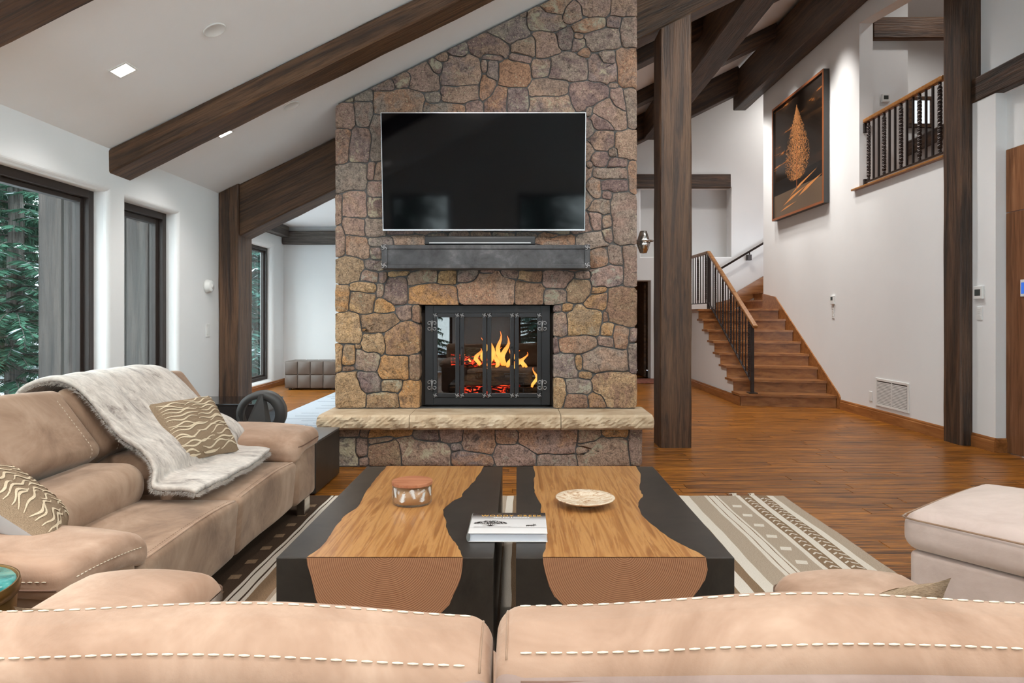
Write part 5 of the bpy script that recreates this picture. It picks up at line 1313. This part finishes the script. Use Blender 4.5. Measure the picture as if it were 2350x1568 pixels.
def text(nm, s, size, loc, m, parent, spacing=1.0, rot=0, ext=.0):
    cu = bpy.data.curves.new(nm, 'FONT'); cu.body = s; cu.size = size; cu.align_x = 'CENTER'; cu.align_y = 'CENTER'; cu.space_character = spacing; cu.extrude = .0002
    to = bpy.data.objects.new(nm+'_tmp', cu); C.objects.link(to)
    bpy.context.view_layer.update(); me = bpy.data.meshes.new_from_object(to.evaluated_get(bpy.context.evaluated_depsgraph_get())); bpy.data.objects.remove(to)
    me.name = nm; me.materials.clear(); me.materials.append(m); o = bpy.data.objects.new(nm, me); C.objects.link(o); o.location = loc; o.rotation_euler = (0, 0, rot); o.parent = parent; return o
text('title_lettering', 'WOODY CREEK', .0285, (.010, .083, BT+.0006), plain('gold_ink', lin(214, 160, 60), .35), bk, 1.22)
text('subtitle_lettering', 'views from a homestead', .0135, (.010, .062, BT+.0006), plain('white_ink', (.85, .85, .84, 1), .4), bk, 1.05)
ink = plain('black_photo_ink', lin(40, 36, 34), .4)
b = MB(); rr = random.Random(8); z = BT+.0004
tx, ty = -.068, -.047
for k in range(7):
    a = math.radians(25+130*k/6); L = .05; b.add([(tx-.003, ty, z), (tx+.003, ty, z), (tx+L*math.cos(a)*.9, ty+L*math.sin(a), z)], [(0, 1, 2)])
for k in range(420):
    u = rr.uniform(-1, 1); w = math.sqrt(max(0, 1-u*u)); x = tx+.062*u; y = ty+.040+.030*w*rr.uniform(-.35, 1)-.006*abs(u); s = rr.uniform(.0015, .004); a = rr.uniform(0, 6.3)
    b.add([(x+s*math.cos(a), y+s*math.sin(a), z), (x+s*math.cos(a+2.1), y+s*math.sin(a+2.1), z), (x+s*.8*math.cos(a+4.2), y+s*.8*math.sin(a+4.2), z)], [(0, 1, 2)])
o = b.build('tree_print', ink, bk); o['kind'] = 'stuff'
b = MB(); ex, ey = .085, -.045
b.prism([(ex-.018, ey+.004), (ex-.018, ey+.013), (ex-.006, ey+.014), (ex+.008, ey+.013), (ex+.018, ey+.015), (ex+.022, ey+.012), (ex+.013, ey+.008), (ex+.006, ey+.005)], 'z', z, z+.0002)
for (x, y) in ((-.016, 0), (-.010, 0), (.004, 0), (.010, .001)): b.prism([(ex+x-.001, ey-.004+y), (ex+x+.001, ey-.004+y), (ex+x+.0015, ey+.007), (ex+x-.0015, ey+.007)], 'z', z, z+.0002)
b.prism([(ex+.008, ey+.02), (ex+.0095, ey+.028), (ex+.015, ey+.0145), (ex+.013, ey+.0145)], 'z', z, z+.0002); b.prism([(ex+.016, ey+.026), (ex+.018, ey+.026), (ex+.0175, ey+.0145), (ex+.0155, ey+.0145)], 'z', z, z+.0002)
b.build('elk_print', ink, bk)
b = MB(); b.prism([(-.13, -.060), (.0, -.056), (.01, -.053), (-.13, -.055)], 'z', z-.0002, z); b.prism([(.0, -.058), (.14, -.060), (.14, -.0585), (.0, -.056)], 'z', z-.0002, z); b.build('ground_print', plain('grey_photo_ink', lin(140, 134, 132), .4), bk)

# ---------------------------------------------------------------- rugs
rg = thing('rug', 'striped cream and brown flat-weave rug under the coffee tables', 'rug', (0, 0, 0))
STR = [(-1.95, -1.60, 'ruggrey'), (-1.60, -1.56, 'rugcream'), (-1.56, -1.47, 'rugbrown'), (-1.47, -1.285, 'rugdark'), (-1.285, -1.268, 'rugcream'), (-1.268, -1.260, 'rugdark'), (-1.26, -1.222, 'rugcream'), (-1.222, -1.212, 'rugdark'), (-1.212, -1.193, 'rugcream'), (-1.193, -1.105, 'rugbrown'), (-1.105, -1.085, 'ruggrey'), (-1.085, -1.0, 'rugcream'),
       (-1.0, -.9, 'rugbrown'), (-.9, -.84, 'rugcream'), (-.84, -.7, 'rugdark'), (-.7, -.6, 'rugcream'), (-.6, -.4, 'ruggrey'), (-.4, -.3, 'rugcream'), (-.3, -.12, 'rugbrown'), (-.12, -.075, 'ruggrey'), (-.075, -.03, 'rugcream'), (-.03, .1, 'rugbrown'), (.1, .2, 'rugcream'), (.2, .4, 'ruggrey'), (.4, .5, 'rugcream'), (.5, .7, 'rugdark'), (.7, .80, 'rugcream'), (.80, .93, 'ruggrey'), (.93, .995, 'rugbrown'), (.995, 1.06, 'rugcream'), (1.06, 1.11, 'rugbrown'), (1.11, 1.175, 'rugcream'),
       (1.175, 1.28, 'ruggrey'), (1.28, 1.305, 'rugcream'), (1.305, 1.311, 'rugbrown'), (1.311, 1.352, 'rugcream'), (1.352, 1.358, 'rugbrown'), (1.358, 1.373, 'rugcream'), (1.373, 1.497, 'ruggrey'), (1.497, 1.526, 'rugcream'), (1.526, 1.598, 'rugbrown'), (1.598, 1.64, 'rugcream'), (1.64, 1.713, 'rugbrown'), (1.713, 1.755, 'rugcream'), (1.755, 1.83, 'ruggrey')]
mats = [K['rugcream'], K['ruggrey'], K['rugbrown'], K['rugdark']]; mi = {'rugcream': 0, 'ruggrey': 1, 'rugbrown': 2, 'rugdark': 3}
v, f, fm = [], [], []; n = 60; RY0, RY1 = 1.35, 4.66; zt = .006
xs = [STR[0][0]]+[s[1] for s in STR]
for i, x in enumerate(xs):
    for j in range(n+1):
        y = RY0+(RY1-RY0)*j/n; w = .003*math.sin(y*7)+.0012*math.sin(y*23+i)
        v.append((x+w, y+(.006*math.sin(i*2.1) if j == n else 0), zt))
for i in range(len(STR)):
    for j in range(n): f.append((i*(n+1)+j, (i+1)*(n+1)+j, (i+1)*(n+1)+j+1, i*(n+1)+j+1)); fm.append(mi[STR[i][2]])
nb = len(v); edge = [i*(n+1) for i in range(len(xs))]+[(len(xs)-1)*(n+1)+j for j in range(1, n+1)]+[i*(n+1)+n for i in range(len(xs)-2, -1, -1)]+[j for j in range(n-1, 0, -1)]
for i in edge: v.append((v[i][0], v[i][1], .001))
for k in range(len(edge)): k2_ = (k+1) % len(edge); f.append((edge[k], nb+k, nb+k2_, edge[k2_])); fm.append(1)
meshobj('woven_field', v, f, None, rg, False, mats, fm)
b = MB(); z0, z1 = zt-.001, zt+.0012
y = 1.6; b2 = MB()
while y < 4.5:
    s = .045; x = 1.43
    b.prism([(x-.034, y-.02), (x+.02, y-.03), (x+.034, y+.018), (x-.022, y+.03)], 'z', z0, z1); b2.prism([(-1.345-.022, y+.01-.03), (-1.345+.028, y+.01-.022), (-1.345+.024, y+.01+.03), (-1.345-.026, y+.01+.022)], 'z', z0, z1); y += .2
y = 1.6
while y < 4.62:
    x = 1.562; b.prism([(x-.022, y-.012), (x, y+.012), (x+.022, y-.012), (x+.022, y+.002), (x, y+.026), (x-.022, y+.002)], 'z', z0, z1)
    for (x, s) in ((1.66, 1), (1.692, -1)): b.prism([(x-.014, y-.012*s), (x+.014, y+.012*s), (x+.014, y+.025*s), (x-.014, y+.002*s)], 'z', z0, z1)
    y += .062
o = b.build('woven_motifs', K['rugcream'], rg); o['kind'] = 'stuff'; o = b2.build('woven_dashes', K['rugbrown'], rg); o['kind'] = 'stuff'
b = MB()
for x in (1.50, 1.62):
    for k in range(14): a = R.uniform(-.6, .6); b.tube([(x+R.uniform(-.02, .02), 4.655, .006), (x+.03*a, 4.68, .016), (x+.05*a+R.uniform(-.02, .02), 4.70+R.uniform(0, .02), .004)], .0022, 4)
o = b.build('tassels', K['rugcream'], rg); o['kind'] = 'stuff'
r2 = thing('rug', 'pale blue white rug with broken grey lines in the dining room', 'rug', (0, 0, 0))
b = MB(); b.bbox(-2.95, -1.08, 7.2, 10.9, .001, .010, .003); b.build('woven_field', weave('ice_white_wool', lin(184, 192, 200), lin(166, 176, 186)), r2)
b = MB()
for k in range(46):
    y = 7.3+k*.078; x = -2.9+R.uniform(0, .9)
    for q in range(2): L = R.uniform(.2, .8); b.box(x, min(x+L, -1.1), y, y+.012, .009, .0108); x += L+R.uniform(.1, .4)
o = b.build('broken_lines', plain('slate_wool', lin(88, 98, 108), .95), r2); o['kind'] = 'stuff'

# ---------------------------------------------------------------- dark side pieces near the hearth
sd = thing('side_table', 'matt black cube side table between sofa arm and hearth', 'side table', (-1.75, 4.995, 0))
b = MB(); b.bbox(-.36, .35, -.31, .31, .012, .358, .003); b.build('body', K['tsteel'], sd)
b = MB(); b.bbox(-.362, .352, -.312, .312, .358, .372, .003); b.build('top', plain('black_stone_top', lin(60, 60, 62), .28), sd)
b = MB(); b.bbox(-.33, .32, -.28, .28, .0, .012, .001); b.build('plinth', K['blk'], sd)
lc = thing('low_cabinet', 'gloss black low cabinet by the half-set post', 'cabinet', (-2.47, 5.86, 0))
b = MB(); b.bbox(-.33, .33, -.25, .25, .06, .50, .004); b.build('body', K['blkgloss'], lc)
b = MB(); b.bbox(-.345, .345, -.265, .265, .50, .515, .003); b.build('top', K['blkgloss'], lc)
for x in (-.29, .29):
    for y in (-.21, .21): b = MB(); b.bbox(x-.02, x+.02, y-.02, y+.02, .0, .06, .002); b.build('leg', K['blk'], lc)
scu = thing('sculpture', 'black ceramic sculpture of an open ring around a tall wedge', 'sculpture', (-1.84, 4.86, .3725), math.radians(8))
K['ceram'] = plain('black_ceramic', (.045, .042, .040, 1), .5, 0, .4, .1, 30)
b = MB(); v, f = [], []; rad, n = .168, 40
for i in range(n+1):
    a = math.radians(200)-math.radians(268)*i/n; t = i/n; w = .07*(math.sin(math.pi*(.10+.88*t))**.6)
    w = max(.012, w); r0 = rad-.002; r1 = rad-.034-.055*t*(1-.3*t)
    for (r_, y) in ((r0, -w), (r0, w), (r1, w), (r1, -w)): v.append((r_*math.cos(a), y, rad+.0+r_*math.sin(a)))
for i in range(n):
    for q in range(4): f.append((i*4+q, i*4+(q+1) % 4, (i+1)*4+(q+1) % 4, (i+1)*4+q))
f += [(0, 1, 2, 3), tuple(range(n*4+3, n*4-1, -1))]
b.add(v, f); b.build('ring', K['ceram'], scu, True)
b = MB(); b.add([(-.16, -.05, .20), (-.14, .05, .20), (-.135, 0, .005), (-.10, -.055, .012), (-.085, .05, .012), (-.155, 0, .08)], [(0, 3, 4, 1), (0, 5, 2, 3), (1, 4, 2, 5), (0, 1, 5), (2, 4, 3)]); b.build('side_fin', K['ceram'], scu)
b = MB(); b.add([(-.13, -.105, .004), (.062, -.105, .004), (.07, .05, .004), (-.09, .06, .004), (.0, -.085, .318), (.022, -.08, .322), (.025, .0, .31), (.004, .0, .31)], [(3, 2, 1, 0), (0, 1, 5, 4), (1, 2, 6, 5), (2, 3, 7, 6), (3, 0, 4, 7), (4, 5, 6, 7)]); b.build('wedge', K['ceram'], scu)

# round teal drum table bottom left
dt = thing('drum_table', 'round teal glass topped drum table with brass rim beside the sofa arm', 'side table', (-1.50, 1.70, 0))
m, nt, bs = newmat('teal_glass_top'); v_ = coords(nt); g = noise(nt, v_, 9, 5, .6, 1.2)
nt.links.new(ramp(nt, g, [(.35, lin(24, 92, 92)[:3]), (.55, lin(70, 150, 146)[:3]), (.75, lin(140, 190, 176)[:3])]), bs.inputs['Base Color']); bs.inputs['Roughness'].default_value = .08
brass = plain('aged_brass', lin(128, 96, 52), .35, .9)
b = MB(); b.lathe([(0, .54), (.192, .54), (.194, .545), (.19, .55), (0, .55)], 48); b.build('top', m, dt, True)
b = MB(); b.lathe([(.192, .52), (.2, .52), (.203, .535), (.2, .553), (.1945, .553), (.1945, .539), (.192, .539)], 48); b.build('rim', brass, dt, True)
b = MB(); b.lathe([(.0, .008), (.17, .008), (.175, .02), (.185, .3), (.195, .52), (.0, .5395)], 48); b.build('drum', brass, dt, True)

# dining room: tufted ottoman and a chair back behind the chimney
to_ = thing('tufted_ottoman', 'grey brown leather tufted bench ottoman against the far dining wall', 'ottoman', (-3.47, 11.55, 0))
K['taupe'] = plain('taupe_leather', lin(94, 81, 73), .42, 0, .5, .08, 60)
NXT, NZT = 4, 2
for i in range(NXT):
    for j in range(NZT):
        x0, x1, z0, z1 = -.43+.215*i, -.43+.215*(i+1), .03+.225*j, .03+.225*(j+1)
        def pf(p, h, i=i, j=j): 
            d = (1-(p.x/h.x)**2)*(1-(p.z/h.z)**2); return (p.x, p.y-(.02*d if p.y < 0 else 0), p.z)
        cushion('tufted_panel', x0+.001, x1-.001, -.25, .25, z0, z1, .014, K['taupe'], to_, pf, ni=6)
for i in range(NXT-1):
    b = MB(); b.lathe([(0, 0), (.012, .002), (.006, .008), (0, .009)], 10, Matrix.Translation((-.215+.215*i, -.238, .255)) @ Matrix.Rotation(math.pi/2, 4, 'X')); b.build('button', K['taupe'], to_, True)
for x in (-.36, .36):
    for y in (-.18, .18): b = MB(); b.bbox(x-.02, x+.02, y-.02, y+.02, 0, .03, .003); b.build('foot', K['blk'], to_)
ch = thing('dining_chair', 'grey upholstered dining chair half hidden behind the chimney edge', 'chair', (-2.16, 9.35, .01), math.radians(-20))
cushion('seat', -.23, .23, -.23, .23, .42, .50, .03, plain('grey_chair_fabric', lin(120, 122, 124), .8), ch)
cushion('backrest', -.25, -.19, -.23, .23, .50, .96, .025, plain('silver_chair_shell', lin(160, 164, 168), .4, .4), ch, None, None)
for x in (-.2, .2):
    for y in (-.2, .2): b = MB(); b.tube([(x, y, .001), (x*.95, y*.95, .43)], .014, 8); b.build('leg', K['blk'], ch)

# ================================================================== outdoors
b = MB(); n = 24; v, f = [], []
for i in range(n+1):
    for j in range(n+1):
        x, y = -40+80*i/n, -30+70*j/n
        v.append((x, y, -.55+(.25*math.sin(x*.4)+.2*math.sin(y*.5+x*.2))*(1 if (x < -6 or y < -6) else .3)+max(0, (-x-9))*.16))
for i in range(n):
    for j in range(n): f.append((i*(n+1)+j, (i+1)*(n+1)+j, (i+1)*(n+1)+j+1, i*(n+1)+j+1))
o = meshobj('snow_ground', v, f, plain('snow', (.80, .84, .90, 1), .8, 0, .2, .3, 4), None, True); tag(o, 'snowy ground outside the windows', 'ground', kind='structure')
# exterior siding of the dining bay, seen through the windows
ex = struct('wall_exterior')
b = MB(); b.box(-4.62, -3.13, 6.56, 6.61, -.5, 3.2); b.build('sheathing', K['frame'], ex)
for k, (xa, xb, d) in enumerate(((-4.62, -4.40, .05), (-4.385, -4.26, .035), (-4.245, -4.03, .028), (-4.015, -3.80, .028), (-3.785, -3.57, .028), (-3.555, -3.34, .028), (-3.325, -3.13, .028))):
    b = MB(); b.bbox(xa, xb, 6.56-d, 6.559, -.5, 3.2, .004); b.build('board', K['siding'], ex)
b = MB(); b.prism([(-4.3, 2.35), (-3.13, 2.87), (-3.13, 2.97), (-4.3, 2.45)], 'y', 6.0, 6.55); b.build('soffit', K['siding'], ex)
# conifers
K['bark'] = timber('spruce_bark', lin(48, 46, 44)[:3], lin(80, 77, 74)[:3], lin(108, 104, 100)[:3], .9, .8, 2)
K['needle'] = plain('spruce_needles', lin(48, 82, 66), .8, 0, .2); K['needle2'] = plain('blue_spruce_needles', lin(56, 94, 86), .8, 0, .2); K['snowy'] = plain('branch_snow', (.8, .85, .92, 1), .8)
def conifer(seed, H, rad, needle, nb=7, dz=.13, bare=.05):
    rr = random.Random(seed); tr = MB(); tr.tube([(rr.uniform(-.03, .03), rr.uniform(-.03, .03), H*k/12) for k in range(13)], [.17*(1-.9*k/12) for k in range(13)], 10)
    nd, sn, br = MB(), MB(), MB(); z = .25
    while z < H-.4:
        for k in range(nb):
            a = rr.uniform(0, 6.283); L = rad*(1-.82*z/H)*rr.uniform(.6, 1.05); d = Vector((math.cos(a), math.sin(a), 0)); s = Vector((-d.y, d.x, 0)); pts = []
            for t in range(6): u = t/5; pts.append(d*(L*u)+Vector((0, 0, z+.12*u-.42*L*u*u*.6)))
            br.tube(pts, [.018, .014, .011, .008, .006, .003], 4, False)
            m_ = int(L/.036)
            for q in range(max(3, int(m_*bare)), m_):
                u = q/m_; p = d*(L*u)+Vector((0, 0, z+.12*u-.25*L*u*u))
                for sg in (-1, 1):
                    l = (.34*(1-u)+.10)*rr.uniform(.6, 1.1); tip = p+(s*sg*.85+d*.5).normalized()*l+Vector((0, 0, -.32*l+rr.uniform(-.05, .03))); w = d*.02+Vector((0, 0, rr.uniform(-.02, .02)))
                    mid = p.lerp(tip, .45)
                    tgt = sn if (rr.random() < .045) else nd
                    tgt.add([p, mid+w, tip, mid-w], [(0, 1, 2, 3)])
                    if rr.random() < .5: q2 = mid+Vector((0, 0, -.10*rr.random()-.04)); nd.add([p.lerp(tip, .25), mid+w*.6, q2, mid-w*.6], [(0, 1, 2, 3)])
        z += dz
    root = thing('spruce_tree', 'x', 'tree')
    tr.build('trunk', K['bark'], root, True); br.build('branches', K['bark'], root)
    o = nd.build('needles', needle, root); o['kind'] = 'stuff'; o = sn.build('snow_load', K['snowy'], root); o['kind'] = 'stuff'
    return root
tA = conifer(1, 9.0, 1.8, K['needle']); tB = conifer(2, 11.0, 1.95, K['needle2']); tC = conifer(3, 10.0, 1.9, K['needle'], 6, .15, .16)
spots = [(tC, -8.93, 12.0, -.3, 'tall spruce with a bare grey trunk seen through the large window'), (tB, -6.2, 15.9, -.5, 'bluish spruce seen through the tall dining window'), (tA, -11.7, 15.4, 0, None), (tB, -8.0, 19.9, -.3, None), (tB, -12.9, 11.4, .2, None), (tA, -14.9, 19.4, .4, None), (tB, -11.4, 19.4, .2, None), (tA, -4.3, 20.0, -.4, None), (tB, -15.8, 15.2, .5, None),
         (tB, -18.6, 22.5, .8, None), (tA, -12.6, 23.5, .3, None), (tB, -8.9, 24.2, .1, None), (tB, -16.0, 26.0, .6, None), (tA, -20.5, 18.5, 1.0, None), (tB, -22.0, 26.5, 1.2, None), (tA, -5.5, 24.5, -.2, None), (tB, -12.0, 28.0, .4, None), (tB, -17.3, 11.0, .8, None), (tA, -8.3, 29.0, .2, None), (tA, -9.9, 7.6, -.3, None), (tA, -3.5, -10, -.6, None), (tB, .8, -12, -.6, None), (tA, 4.2, -10.5, -.6, None), (tB, -8.5, -2, -.5, None), (tA, -10.5, 3.3, -.4, None)]
first = set()
for (t, x, y, z, lb) in spots:
    o = t if t.name not in first else copy_tree(t)
    first.add(t.name); o.location = (x, y, z); o.rotation_euler = (0, 0, R.uniform(0, 6))
    o['label'] = lb or 'snow dusted spruce standing in the woods outside the windows'; o['group'] = 'spruce trees outside'
